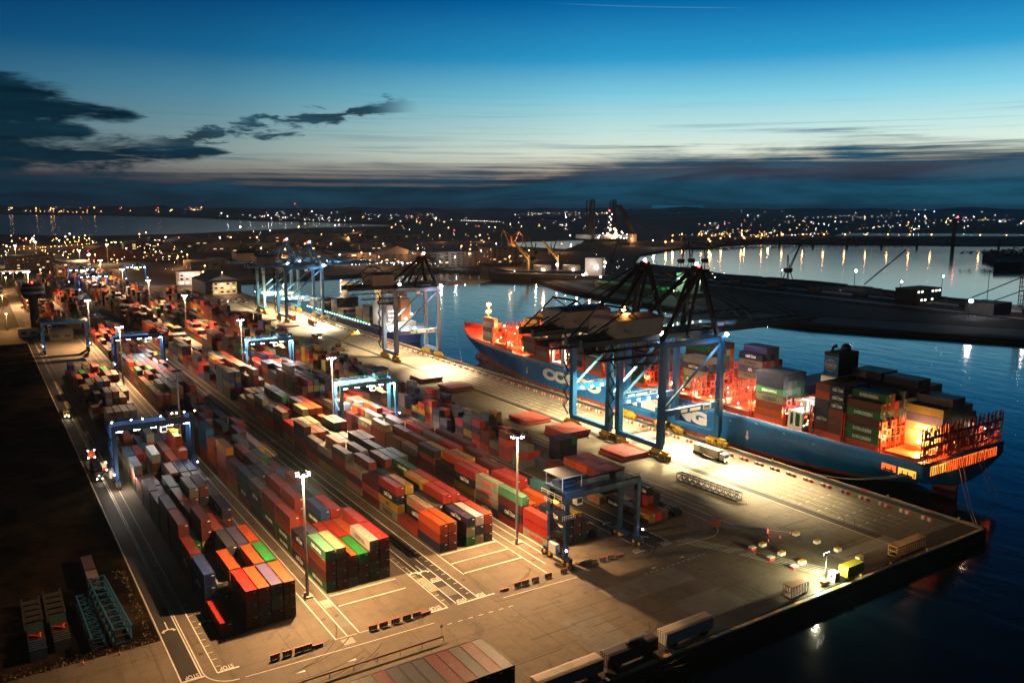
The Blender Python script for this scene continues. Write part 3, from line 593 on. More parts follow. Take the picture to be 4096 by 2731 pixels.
# glowing panels standing in for the lit mooring deck behind its openings
mb = MB(); mg = MB()
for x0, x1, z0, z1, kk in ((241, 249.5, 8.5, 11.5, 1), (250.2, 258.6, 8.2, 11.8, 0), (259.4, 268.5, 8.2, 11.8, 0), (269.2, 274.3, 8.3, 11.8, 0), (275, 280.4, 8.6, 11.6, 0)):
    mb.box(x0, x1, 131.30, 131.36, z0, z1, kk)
    x = x0 + .3
    while x < x1 - .3: mg.box(x, x + rnd.uniform(.18, .5), 131.1, 131.3, z0, z1 - rnd.uniform(0, .8)); x += rnd.uniform(.9, 1.6)
mb.build('mooring_glow_panel', [E_MOOR, E_MOOR2], ship); mg.build('mooring_deck_post', REDP, ship)
mb = MB(); mb.box(236.93, 236.98, 140.2, 145.0, 7.9, 10.0, 0); mb.box(236.93, 236.98, 133.6, 139.4, 7.7, 10.0, 1); mb.build('side_glow_panel', [E_MOOR, E_MOOR2], ship)
mb = MB()
for y in (133.9, 136, 137.8, 141.5, 143.4): mb.box(236.8, 236.93, y, y + .35, 7.9, 9.3)
mb.box(236.8, 236.93, 134.6, 138.9, 7.75, 8.3); mb.box(236.8, 236.93, 140.8, 144.6, 8.0, 8.5); mb.build('fairlead', DARK, ship)
# lashing bridges
def bridge_mesh(x0, x1, z0, z1, solid, th=.2):
    mb = MB(); nx = round((x1 - x0) / 2.62); dx = (x1 - x0) / nx
    for i in range(nx + 1):
        x = x0 + i * dx; w_ = .32 if i % 3 == 0 else .2; mb.box(x - w_ / 2, x + w_ / 2, -.55, -.25, z0, z1 + .9); mb.box(x - w_ / 2, x + w_ / 2, .25, .55, z0, z1 + .9)
    z = z0 + 1.5; k = 0
    while z <= z1:
        mb.box(x0, x1, -.6, .6, z, z + th); mb.box(x0, x1, -.62, -.56, z + 1.0, z + 1.1); mb.box(x0, x1, .56, .62, z + 1.0, z + 1.1)
        if solid:
            for i in range(nx):
                if (i * 7 + k * 3) % 5 < 2:
                    a, b = x0 + i * dx, x0 + (i + 1) * dx; mb.box(a, b, -.54, -.48, z + .2, z + .75); mb.box(a, b, -.54, -.48, z + 2.1, z + 2.68); mb.box(a, a + .75, -.54, -.48, z + .75, z + 2.1); mb.box(b - .75, b, -.54, -.48, z + .75, z + 2.1)
        z += 2.7; k += 1
    return mb
BR = {}
for key, (x0, x1, z1, sd) in dict(full=(-23.3, 23.3, 8.9, 1), stern=(-23.3, 23.3, 9.6, 1), tall=(-23.3, 23.3, 9.2, 1), bow=(-21.0, 21.0, 9.5, 1), bowq=(-15.5, 15.5, 9.5, 0)).items():
    BR[key] = bridge_mesh(x0, x1, 0, z1, sd, .55 if key == 'stern' else .2).mesh('lashing_bridge', BRED)
def bridge(y, key='full', z=13.0):
    o = bpy.data.objects.new('lashing_bridge', BR[key]); COL.objects.link(o); o.parent = ship; o.location = Vector((SC, y, z)) - ORG[ship.name]
for y in (146.8, 160.2, 172.6, 183.6, 199.2, 213.7, 229.2, 242.4, 256.6, 270.8, 285.0, 299.2, 311.5, 326.0, 340.0): bridge(y)
bridge(132.6, 'stern'); bridge(354.5, 'bow'); bridge(369.0, 'bow'); bridge(383.5, 'bow'); bridge(398.5, 'bowq')
# hatch covers and coamings
for y0, y1 in ((147.6, 159.4), (161, 171.8), (184.4, 198.4), (200, 213), (214.5, 228.4), (230, 241.6), (243.2, 255.8), (257.4, 270), (271.6, 284.2), (285.8, 298.4), (300, 310.7), (326.8, 339.2), (340.8, 353.7), (355.3, 368.2), (369.8, 382.7)):
    mb = MB(); w_ = 23 if y1 < 350 else 19
    for i in range(4): mb.box(SC - w_ + i * w_ / 2 + .15, SC - w_ + (i + 1) * w_ / 2 - .15, y0 + .3, y1 - .3, 12.9, 14.7)
    mb.build('hatch_cover', REDP, ship)
MB().box(238.5, 283, 134.6, 145.6, 12.95, 13.7).build('hatch_cover', mat('lit_hatch_paint', (.62, .16, .05), .6), ship)  # orange copy of the hatch red, deck lamp glow put into its colour
# forward accommodation and the white deck house by the funnel
mb = MB(); mb.box(244, 278, 313.5, 324.5, 12.9, 34); mb.box(237.6, 284.4, 314, 320, 34.2, 37.2); mb.build('accommodation', WHITE, ship)
mb = MB()
for z in range(16, 37, 3): mb.box(246, 276, 313.42, 313.48, z, z + 1.1)
mb.build('cabin_windows', E_DIM, ship)
mb = MB(); mb.box(237.3, 244, 315, 324.6, 12.9, 14); mb.box(237.3, 244, 315, 324.6, 21, 21.8); mb.box(237.3, 238.2, 315, 316.4, 14, 21); mb.box(237.3, 238.2, 323.2, 324.6, 14, 21); mb.build('deck_house', WHITE, ship)
mb = MB(); mb.box(237.6, 248.5, 176.2, 182.2, 12.9, 14.2); mb.box(237.6, 248.5, 176.2, 182.2, 18.7, 19.4)
for y in (176.2, 179.0, 181.2): mb.box(237.6, 238.2, y, y + 1.0, 14.2, 18.7)
for x in range(239, 249, 2): mb.box(x, x + .9, 176.4, 177.0, 19.4, 23.2); mb.box(x, x + .9, 177, 181, 22.4, 23.2)
mb.box(240, 284, 173.4, 175.2, 12.9, 19); mb.build('deck_house', WHITE, ship)
mb = MB(); mb.box(238.3, 240, 177.4, 181, 14.6, 18.4); mb.build('deck_house_door', GREEN, ship)
FUN = MB(); fx0, fx1, fy0, fy1 = 250.6, 262.0, 172.4, 178.2
FUN.box(fx0 - .9, fx1, fy0, fy1 + .3, 14, 31.2); FUN.build('funnel_base', CREAM, ship)
FUN = MB(); FUN.box(fx0, fx1, fy0, fy1, 31.2, 38.3); fu = FUN.build('funnel', mat('funnel_blue', (.02, .17, .36), .45), ship)
FUN = MB(); FUN.box(fx0 - .05, fx1 + .05, fy0 - .05, fy1 + .05, 38.32, 39.6); FUN.box(fx0 + .3, fx1 + .06, fy0 - .06, fy0 - .01, 31.2, 38.3)  # black cap, and a black sheet over the stern-facing side
FUN.cyl((252.5, 176.6, 39.6), (252.5, 176.2, 41.4), .5, .5, 8); FUN.cyl((252.5, 176.2, 41.3), (253.4, 175.2, 41.9), .55, .6, 8); FUN.ball((258.2, 175, 40.4), 1.9, n=10, m=6); FUN.build('exhaust_top', mat('funnel_black', (.012, .012, .014), .7, wear=0), fu)
em = MB(); cy, cz = (fy0 + fy1) / 2 + .2, 34.9
for rr in (2.15,):
    for i in range(24):
        a, b = 2 * math.pi * i / 24, 2 * math.pi * (i + 1) / 24
        if abs(math.sin((a + b) / 2)) > .38: em.bar((fx0 - .06, cy + rr * math.cos(a), cz + rr * math.sin(a)), (fx0 - .06, cy + rr * math.cos(b), cz + rr * math.sin(b)), .16)
for dy in (-.8, 0, .8): em.bar((fx0 - .06, cy + dy, cz + .8), (fx0 - .06, cy + dy * .6, cz + 2.0), .12); em.bar((fx0 - .06, cy + dy, cz - .8), (fx0 - .06, cy + dy * .6, cz - 2.0), .12)
em.build('funnel_emblem', WHITE, fu); text('COSCO', (fx0 - .06, cy, cz + .15), 4.9, 1.15, 'W', WHITE, fu, .05)
text('SHIPPING', (fx0 - .06, cy, cz - .75), 3.4, .42, 'W', WHITE, fu, .03)
# fore mast
mb = MB(); mb.cyl((SC, 422, 14), (SC, 422, 30.5), .45, .25, 10); mb.box(SC - 2.2, SC + 2.2, 421.7, 422.3, 26, 26.3); mb.box(SC - 1.2, SC + 1.2, 421.8, 422.2, 30.3, 30.6); mast_ = mb.build('fore_mast', YEL, ship)
mb = MB()
for dx, z in ((-1.0, 31.3), (0, 31.6), (1.0, 31.3), (-1.4, 27.0), (1.4, 27.0), (0, 27.1)): mb.ball((SC + dx, 421.6, z), .42)
mb.build('mast_light', E_ORG, mast_)
def deck_lamp(x, y, z, m, col, wt, r=.18, dz=-.6, dy=-.3):
    MB().ball((x, y, z), r).build('deck_lamp', m, ship); light(x, y + dy, z + dz, col, wt, .25, ship)
WARM = (1, .70, .42); ORG_ = (1, .36, .08); WH = (1, .86, .72)
light(SC, 419.5, 30.5, ORG_, 75000, .5, ship); light(SC, 423.5, 25.2, ORG_, 9000, .5, ship)
for y, xs in ((350, (238.5, 250, 262, 274)), (364, (240, 252, 266)), (378, (242, 256, 268)), (392, (246, 258, 270)), (207, (240, 250, 262, 274)), (221, (240, 250, 262)), (236, (240, 272)), (404, (250, 262, 270)), (146, (239, 262, 280)), (159.4, (239, 268)), (171.8, (239, 260)), (184.4, (239, 250)), (198.4, (239.5, 252, 266, 280)), (200.2, (245, 268)), (214.6, (240, 256, 272)), (228.4, (240, 258, 274)), (241.6, (239, 262)), (255.8, (239, 262)), (270, (239, 262)), (284.2, (239, 262)), (298.4, (239, 262)),
              (310.7, (239,)), (325.2, (239, 262)), (339.2, (239,)), (353.7, (240, 262)), (368.2, (241, 258, 270)), (382.7, (243, 262, 276)), (397, (248, 264))):
    for x in xs: deck_lamp(x, y, 16.2 + (x * 7 % 3), E_WARM if (int(x + y)) % 3 else E_VIOL, (1, .50, .19) if (int(x + y)) % 3 else (1, .58, .34), 3000)
for x in (240.5, 246.5): deck_lamp(x, 179, 21.5, E_WHITE, WH, 2200)
deck_lamp(249.5, 174.0, 24.4, E_HEAD, (1, .95, .8), 9000, .6)
deck_lamp(240, 319, 19.4, E_WHITE, WH, 5000); deck_lamp(241.5, 318, 16.0, E_WARM, WARM, 1500)
deck_lamp(247.5, 139.5, 16.4, E_ORG, (1, .46, .12), 26000, .65, .8); deck_lamp(268, 139.5, 17.0, E_ORG, (1, .42, .11), 14000, .35); deck_lamp(278, 134.6, 17.4, E_WARM, ORG_, 1800); deck_lamp(259, 134.6, 16.4, E_WARM, ORG_, 1800)
deck_lamp(270, 133.6, 20.2, E_WHITE, WARM, 700); deck_lamp(244, 133.6, 17.2, E_WHITE, WARM, 700)
light(254, 129.5, 10, ORG_, 250, .4, ship)
deck_lamp(284.2, 226, 25.0, E_HEAD, WARM, 3000, .4)
for x_, y_, z_ in ((245, 366.5, 25.0), (257, 352.5, 25.5), (268, 350.5, 26), (246, 381, 24.0), (262, 366.5, 24.5)): deck_lamp(x_, y_, z_, E_ORG, (1, .44, .13), 13000, .4, .5, -.6)  # orange lamps added to brighten the near faces of the bow stacks
# mooring lines
for a, b in (((237, 137, 8.5), (234.1, 166, .6)), ((237, 135.5, 8.5), (234.1, 165.6, .6)), ((257, 131.2, 9), (233.4, 113.2, .6)), ((259.6, 131.2, 9), (233.6, 112.6, .6)), ((269, 131.2, 9.4), (268.3, 124, WZ)), ((271.2, 131.2, 9.4), (270.4, 123, WZ)), ((250, 441, 14), (234, 408, .6))):
    mb = MB(); a = Vector(a); b = Vector(b); pts = [a.lerp(b, i / 8) - Vector((0, 0, 1.6 * math.sin(math.pi * i / 8))) for i in range(9)]
    for p0, p1 in zip(pts, pts[1:]): mb.bar(p0, p1, .14)
    mb.build('mooring_line', ROPE, ship)
# containers on the ship
def sput(bay, ya, cols, tiers, L=L40, z0=14.8, colours=None, logos=None, sd=1, pool=None, x0=238.2):
    q = random.Random(sd * 31 + int(ya)); pool = pool or ['navy', 'black', 'maroon', 'brown', 'rust', 'slate', 'dkgreen', 'grey', 'navy', 'blue']
    for i, c_ in enumerate(cols):
        n_ = tiers[i] if isinstance(tiers, (list, tuple)) else tiers
        for t_ in range(n_):
            col = (colours or {}).get((c_, t_)) or q.choice(pool)
            put('S', bay, c_, t_, x0 + c_ * 2.5, ya, z0 + t_ * 2.72, L, 2.7, col, (logos or {}).get((c_, t_)))
R18 = list(range(18))
sput(0, 134.2, range(5, 13), [5, 5, 6, 6, 6, 5, 5, 4], z0=13.8, colours={(5, 4): 'olive', (5, 3): 'purple', (5, 2): 'cream', (5, 1): 'cream', (5, 0): 'cream'}, logos={(5, 2): 'CMA CGM'}, sd=1)
sput(1, 147.5, R18[:14], [5, 6, 6, 5, 5, 6, 6, 6, 7, 7, 7, 6, 6, 6], z0=14.6, colours={(0, 0): 'green', (0, 1): 'green', (0, 2): 'maroon', (0, 3): 'green', (0, 4): 'maroon', (1, 5): 'green'}, logos={(0, 0): 'EVERGREEN', (0, 1): 'EVERGREEN', (0, 3): 'EVERGREEN', (1, 5): 'EVERGREEN'}, sd=2)
for s_ in (0, 1):
    yy = 160.9 + s_ * 5.6
    sput(2 + s_, yy, R18[:14], [6, 6, 6, 6, 6, 6, 6, 6, 7, 7, 7, 7, 6, 6], L=5.5, colours={(0, 5): ['navy', 'rust'][s_], (0, 4): ['navy', 'orange'][s_], (0, 3): ['navy', 'navy'][s_], (0, 2): ['rust', 'navy'][s_], (0, 1): ['brown', 'navy'][s_], (0, 0): 'maroon'},
         logos={(0, 5): 'CMA CGM', (0, 4): 'CMA CGM', (0, 3): 'CMA CGM'} if s_ == 0 else {(0, 1): 'CMA CGM'}, sd=3)
sput(4, 185.3, R18[:17], [6, 6, 6, 6, 6] + [4] * 12, colours={(0, 5): 'navy', (0, 4): 'navy', (0, 3): 'mint', (0, 2): 'beige', (0, 1): 'rust', (0, 0): 'orange', **{(i, 3): 'navy' for i in range(5, 17)}, **{(i, 5): 'navy' for i in range(1, 5)}}, logos={(0, 3): 'CHINA SHIPPING', (0, 2): 'COSCO'}, sd=4, pool=['slate', 'grey', 'blue', 'green', 'dkgreen'])
sput(5, 215.6, range(10, 15), [6, 7, 7, 7, 5], colours={(10, 5): 'navy', (10, 4): 'beige', (10, 3): 'purple', (10, 2): 'beige', (11, 6): 'purple'}, logos={(10, 5): 'CMA CGM', (10, 4): 'COSCO', (10, 3): 'APL', (10, 2): 'COSCO'}, sd=5)
sput(6, 230.4, range(3, 9), [5, 5, 5, 4, 5, 5], colours={(3, 4): 'beige', (3, 3): 'navy', (3, 2): 'beige', (3, 1): 'green', (3, 0): 'beige', (4, 4): 'beige', (5, 4): 'beige', (6, 3): 'green'}, logos={(3, 3): 'CMA CGM', (3, 1): 'EVERGREEN'}, sd=6, z0=15.4)
sput(7, 243.5, range(9, 16), 6, sd=7, pool=['maroon', 'white', 'orange', 'green', 'brown', 'beige']); sput(8, 257.6, range(0, 8), [5, 6, 5, 6, 6, 6, 5, 6], sd=8, pool=['maroon', 'green', 'navy', 'brown', 'slate', 'beige'])
sput(9, 271.8, range(0, 9), [5, 5, 6, 6, 5, 6, 5, 6, 6], sd=9, pool=['green', 'maroon', 'navy', 'white', 'slate']); sput(10, 286.2, range(0, 9), [3, 3, 2, 4, 4, 3, 4, 3, 2], colours={(0, 2): 'green', (0, 1): 'beige', (0, 0): 'beige'}, logos={(0, 2): 'EVERGREEN'}, sd=10, pool=['brown', 'maroon', 'green', 'beige', 'navy'])
sput(11, 299.8, range(0, 14), 5, L=10.9, sd=11); sput(12, 327, range(0, 9), [2, 2, 3, 4, 5, 5, 5, 5, 5], colours={(0, 1): 'rust', (0, 0): 'beige', (1, 1): 'beige'}, sd=12)
sput(13, 341.3, range(0, 8), [3, 3, 2, 3, 3, 2, 3, 3], L=9.5, colours={(0, 2): 'brown', (0, 1): 'grey', (0, 0): 'grey'}, logos={(0, 0): 'COSCO'}, sd=13, pool=['maroon', 'white', 'orange'])
sput(14, 370.2, range(8, 17), [4, 5, 5, 5, 6, 6, 6, 6, 5], sd=14, pool=['beige', 'brown', 'gold', 'orange', 'maroon'], z0=14.0); sput(16, 355.6, range(9, 18), [5, 5, 6, 6, 5, 6, 6, 5, 4], sd=16, pool=['beige', 'brown', 'gold', 'orange', 'maroon'], z0=14.6)
sput(15, 385.2, range(1, 5), [5, 4, 3, 1], colours={(1, 4): 'orange', (1, 3): 'white', (1, 1): 'white', (1, 2): 'brown', (1, 0): 'beige'}, sd=15, pool=['beige', 'orange'], z0=14.2, x0=239.4)

for k_ in range(40):
    pass
mb = MB(); q = random.Random(6)
for k_ in range(46):   # rust runs, scuffs and draught ticks on the quay-side plating
    y = q.uniform(172, 335); z1 = q.uniform(9, 12.6); L_ = q.uniform(.8, 3.6); mb.box(236.90, 236.955, y, y + q.uniform(.08, .2), z1 - L_, z1)
mb.build('rust_streak', mat('rust_streak', (.10, .075, .07), .8), ship)
mb = MB()
for k_ in range(14): y = 170 + k_ * 12.4; mb.box(236.88, 236.95, y, y + 1.1, 9.6 + (k_ % 3) * .8, 9.75 + (k_ % 3) * .8)
mb.build('draught_mark', WHITE, ship)
# ---------------------------------------------------------------- high light masts
def light_mast(x, y, label, lit=True, aim=None, watts=120000, m=E_HEAD, col=(1, .56, .25), h=30.0):
    t = thing('light_mast', (x, y, 0), label, 'light mast', 'tall light masts of the yard')
    MB().box(x - 1.1, x + 1.1, y - 1.1, y + 1.1, 0, .35).build('base', CONC, t)
    MB().cyl((x, y, .35), (x, y, h), .42, .2, 12).build('pole', GREY, t)
    MB().box(x - 1.3, x - .8, y - 1.6, y - .9, .35, 2.0).build('control_box', GREY, t)
    mb = MB(); mb.cyl((x, y, h), (x, y, h + .35), .95, .95, 14)
    for i in range(8):
        a = math.pi * i / 4 + .2; mb.bar((x, y, h + .1), (x + 1.6 * math.cos(a), y + 1.6 * math.sin(a), h + .1), .12)
    mb.build('head_frame', DARK, t)
    for i in range(8):
        a = math.pi * i / 4 + .2; cx_, cy_ = x + 1.5 * math.cos(a), y + 1.5 * math.sin(a)
        fl = MB().box(cx_ - .34, cx_ + .34, cy_ - .34, cy_ + .34, h - .08, h + .2).build('floodlight', DARK, t)
        if lit: MB().ball((cx_, cy_, h - .26), .28).build('floodlight_glass', m, fl)
    if lit and aim:
        for tx, ty, an, k_ in aim: light(x, y - .3, h - 1.3, col, watts * k_, .55, t, an, (tx, ty, 0), .75)
    elif lit and y > 300: light(x, y - .3, h - 1.3, col, watts * (1.35 if y < 500 else 3.4), .55, t, 158, (x + 4, y - 4, 0), 1.0)
    elif lit: light(x, y - .3, h - 1.3, col, watts, .55, t)
    return t
LW = 300000
light_mast(58.9, 175.6, 'lit high mast nearest the camera on the left', watts=LW)
light_mast(117.2, 175.0, 'lit high mast beside the near yellow-wheeled gantry crane', watts=LW * .95, aim=((98, 160, 138, 1.1), (122, 205, 118, .9)))
light_mast(59.6, 314.0, 'unlit high mast standing dark behind the near-left gantry', lit=False)
light_mast(117.6, 310.0, 'lit high mast at the left leg of the bright blue yard gantry', watts=LW * .9)
light_mast(59.3, 447.5, 'lit high mast in front of the second left gantry', watts=LW * .7)
light_mast(117.4, 441.0, 'lit high mast beside the gantry with the blue roofed trolley', watts=LW * .7)
light_mast(60.3, 585.0, 'lit high mast right of the control tower', watts=LW * .5)
light_mast(119.0, 584.0, 'tall lit mast in mid yard before the dark warehouse', watts=LW * .6)
light_mast(119.2, 718.0, 'lit high mast left of the white office block', watts=LW * .55)
light_mast(119.6, 856.0, 'lit high mast between the far gantries', watts=LW * .5)
light_mast(119.6, 1008.0, 'lit high mast behind the twin far gantries', watts=LW * .8)
light_mast(42.3, 865.5, 'lit high mast far back above the control tower', watts=LW * .8)
light_mast(121.8, 1130, 'far lit mast above the grain shed, nearer of two', watts=LW * .5)
light_mast(122.7, 1241, 'far lit mast above the grain shed, farther of two', watts=LW * .5)
light_mast(57, 1431, 'bright lit mast over the long lit canopy at far left', watts=LW * .8)
light_mast(91.7, 1566, 'lit mast in the far left cluster of lamps', watts=LW * .5)
light_mast(178.4, 1412, 'far lit mast by the orange lit road', watts=LW * .5)
light_mast(96, 1700, 'highest lit mast on the far left skyline', watts=LW * .5)

# ---------------------------------------------------------------- yard gantries
def railing(mb, a, b, h=1.1, step=2.5, w=.07):
    a = Vector(a); b = Vector(b); n = max(1, int((b - a).length / step)); z = Vector((0, 0, h))
    mb.bar(a + z, b + z, w); mb.bar(a + z * .5, b + z * .5, w * .8)
    for i in range(n + 1): p = a.lerp(b, i / n); mb.bar(p, p + z, w)
def rtg(xa, xb, yc, label, pm=BLUE, trolley=.8, H=19.4, span=6.8, lamps='under', roof=None, seed=0, power=9000, hold=None, wheels=YEL):
    xm = (xa + xb) / 2; t = thing('yard_gantry_crane', (xm, yc, 0), label, 'gantry crane', 'rubber tyred gantry cranes of the yard')
    ya, yb = yc - span / 2, yc + span / 2
    for y in (ya, yb):
        mb = MB(); mb.box(xa - .6, xb + .6, y - .55, y + .55, H - 1.6, H); mb.box(xa + 1, xb - 1, y - .12, y + .12, H + .002, H + .2); mb.build('girder', pm, t)
        for x in (xa, xb):
            MB().hexa([(x - .45, y - .45, 2.6), (x + .45, y - .45, 2.6), (x + .45, y + .45, 2.6), (x - .45, y + .45, 2.6), (x - .62, y - .62, H - 1.6), (x + .62, y - .62, H - 1.6), (x + .62, y + .62, H - 1.6), (x - .62, y + .62, H - 1.6)]).build('leg', pm, t)
    for x in (xa, xb):
        MB().box(x - .5, x + .5, ya - 2.2, yb + 2.2, 1.75, 2.75).build('sill_beam', pm, t)
        mb = MB()
        for y in (ya - 1.6, ya + .5, yb - .5, yb + 1.6): mb.box(x - .65, x + .65, y - .35, y + .35, .95, 1.72)
        bo = mb.build('bogie', wheels, t)
        for y in (ya - 2.3, ya - .1, yb + .1, yb + 2.3):
            mb = MB()
            for s in (-1, 1): mb.cyl((x + s * .28 - .22, y, .82), (x + s * .28 + .22, y, .82), .82, .82, 14)
            wl = mb.build('wheel', BLACK, bo)
            MB().cyl((x - .53, y, .82), (x + .53, y, .82), .34, .34, 10).build('hub', wheels, bo) if False else None
    mb = MB(); s = -1
    railing(mb, (xa, ya - .5, H), (xb, ya - .5, H)); railing(mb, (xa, yb + .5, H), (xb, yb + .5, H)); mb.build('railing', pm, t)
    # trolley with cab, hoist and spreader
    tx = xa + (xb - xa) * trolley
    mb = MB(); mb.box(tx - 3, tx + 3, ya - .9, yb + .9, H + .25, H + .75); mb.box(tx - 2, tx + 2, yc - 1.8, yc + 1.8, H + .76, H + 2.4)
    for y in (yc - 2.2, yc + 2.2): mb.cyl((tx - 1.8, y, H + 1.4), (tx + 1.8, y, H + 1.4), .6, .6, 10)
    tr = mb.build('trolley', DARK if roof is None else pm, t)
    if roof: mb = MB(); [mb.bar((tx + a, yc + b, H + .7), (tx + a, yc + b, H + 4.2), .16) for a in (-3, 3) for b in (-3.4, 3.4)]; mb.box(tx - 3.6, tx + 3.6, yc - 4.0, yc + 4.0, H + 4.2, H + 4.4); mb.build('trolley_roof', roof, tr)
    mb = MB(); cx_ = tx - 3.6 if trolley > .5 else tx + 3.2; mb.box(cx_ - .9, cx_ + .9, ya + .8, ya + 2.6, H - 4.2, H - 2.1); cb = mb.build('operator_cab', WHITE, tr)
    MB().box(cx_ - .75, cx_ + .75, ya + .74, ya + .79, H - 3.7, H - 2.5).build('window', GLASS, cb)
    sz = hold if hold else H - 5.0
    mb = MB(); mb.box(tx - .9, tx + .9, yc - 6, yc + 6, sz, sz + .35); mb.box(tx - 1.2, tx + 1.2, yc - .8, yc + .8, sz + .36, sz + 1.1)
    for a in (-5.8, 5.8): mb.box(tx - 1.2, tx + 1.2, yc + a - .2, yc + a + .2, sz - .1, sz + .45)
    spd = mb.build('spreader', YEL, tr)
    mb = MB(); [mb.bar((tx + a, yc + b, sz + 1), (tx + a, yc + b, H + .3), .06) for a in (-.9, .9) for b in (-1.6, 1.6)]; mb.build('hoist_rope', DARK, tr)
    # machinery boxes and stairs at the near-left leg
    mb = MB(); mb.box(xa - 1.9, xa - .6, yc - 1.6, yc + 1.4, 3.0, 5.6); mb.build('power_unit', WHITE, t)
    mb = MB(); z = 2.8; s = 1
    while z < H - 3.5:
        y0, y1 = (ya + .9, yb - .9) if s > 0 else (yb - .9, ya + .9)
        mb.bar((xa - .95, y0, z), (xa - .95, y1, z + 3.2), .5, .1); railing(mb, (xa - 1.25, y0, z), (xa - 1.25, y1, z + 3.2), 1.0, 1.3, .06); mb.box(xa - 1.5, xa - .6, min(y1, y1) - .5, y1 + .5, z + 3.15, z + 3.25); z += 3.3; s = -s
    mb.build('stairs', pm, t)
    if lamps == 'under':
        mb = MB()
        for i in range(5):
            x = xa + 1.6 + (xb - xa - 3.2) * i / 4; mb.box(x - .9, x + .9, ya - .25, ya + .25, H - 1.85, H - 1.62)
            if i % 2 == 0: light(x, ya, H - 2.3, (.92, .95, 1), power * .40, .4, t)
        mb.build('floodlight_row', E_COOL, t)
        light(tx, yc, H - 2.6, (1, .84, .68), power * .9, .5, t)
    elif lamps == 'top':
        mb = MB()
        for i in range(6): mb.ball((xa + (xb - xa) * (i + .3) / 6, ya - .6, H + 1.3), .22)
        mb.build('walkway_lamp', E_WARM, t); light(xa + 5, ya, H - 2, (.85, .92, 1), power * .6, .4, t); light(xb - 5, yc, H - 2, (1, .8, .6), power, .4, t)
    mb = MB(); mb.ball((xa - .9, ya - 1.4, 5.0), .26); mb.ball((xb + .9, ya - 1.4, 5.0), .26); mb.build('leg_lamp', E_VIOL, t)
    return t
g1 = rtg(33.4, 57.0, 284.5, 'dark blue yard gantry crane lowering a red box near left', pm=mat('shaded_blue_paint', (.004, .035, .11), .6, spec=.2), trolley=.79, H=20.2, power=4000, hold=14.6)  # darker copy of the crane blue, shade put into the paint
put('A', 8, 9, 9, 50.9, 278.3, 11.6, L40, 2.85, 'red', None, 'red container hanging from the near left gantry crane')
mb = MB()
for i, xx in enumerate((33, 38.6, 42, 47.5, 51, 52.5, 54.8, 58.2)): mb.ball((xx, 280.6, 21.9 + .5 * (i > 3)), .24)
mb.build('walkway_lamp', E_WARM, g1)
light(32.4, 274.5, 4.6, (1, .80, .60), 2600, .3, g1); light(35.4, 276.5, 4.6, (1, .80, .60), 1500, .3, g1)
rtg(61.4, 86.0, 487.0, 'blue yard gantry crane behind the colourful left stacks', pm=mat('shaded_blue_paint', (.004, .035, .11), .6, spec=.2), trolley=.82, power=12000, hold=8.0)
rtg(119.3, 143.0, 308.0, 'brightly lit sky blue yard gantry crane in mid yard', SKYB, trolley=.75, lamps='under', roof=DBLUE, power=20000)
rtg(119.3, 143.0, 436.0, 'pale blue yard gantry crane with a blue roofed trolley', SKYB, trolley=.75, lamps='under', roof=DBLUE, power=16000)
gD = rtg(119.2, 143.0, 159.2, 'near dark blue gantry crane on black and yellow wheels', DBLUE, trolley=.07, lamps=None, roof=mat('trolley_roof_sheet', (.26, .28, .33), .5), H=19.4)
mb = MB(); railing(mb, (118, 155.0, 15.5), (118, 163.5, 15.5)); railing(mb, (117, 155.0, 18), (117, 163.5, 18)); railing(mb, (117, 154.4, 13), (121, 154.4, 13), 1.1, .6); mb.build('service_platform', WHITE, gD)
light(117.6, 152.2, 22, (.85, .9, 1), 1500, .3, gD)
rtg(33.0, 57.0, 571.0, 'dark gantry crane by the control tower over an empty lane', SKYB, trolley=.02, lamps=None)
rtg(91.0, 116.6, 938.0, 'far blue gantry crane, nearer of the lit pair', trolley=.5, power=16000)
rtg(91.0, 116.6, 1042.0, 'far blue gantry crane, farther of the lit pair', trolley=.5, power=16000)
rtg(151.5, 173.0, 1055.0, 'far blue gantry crane alone on the dark ground', trolley=.6, power=8000)

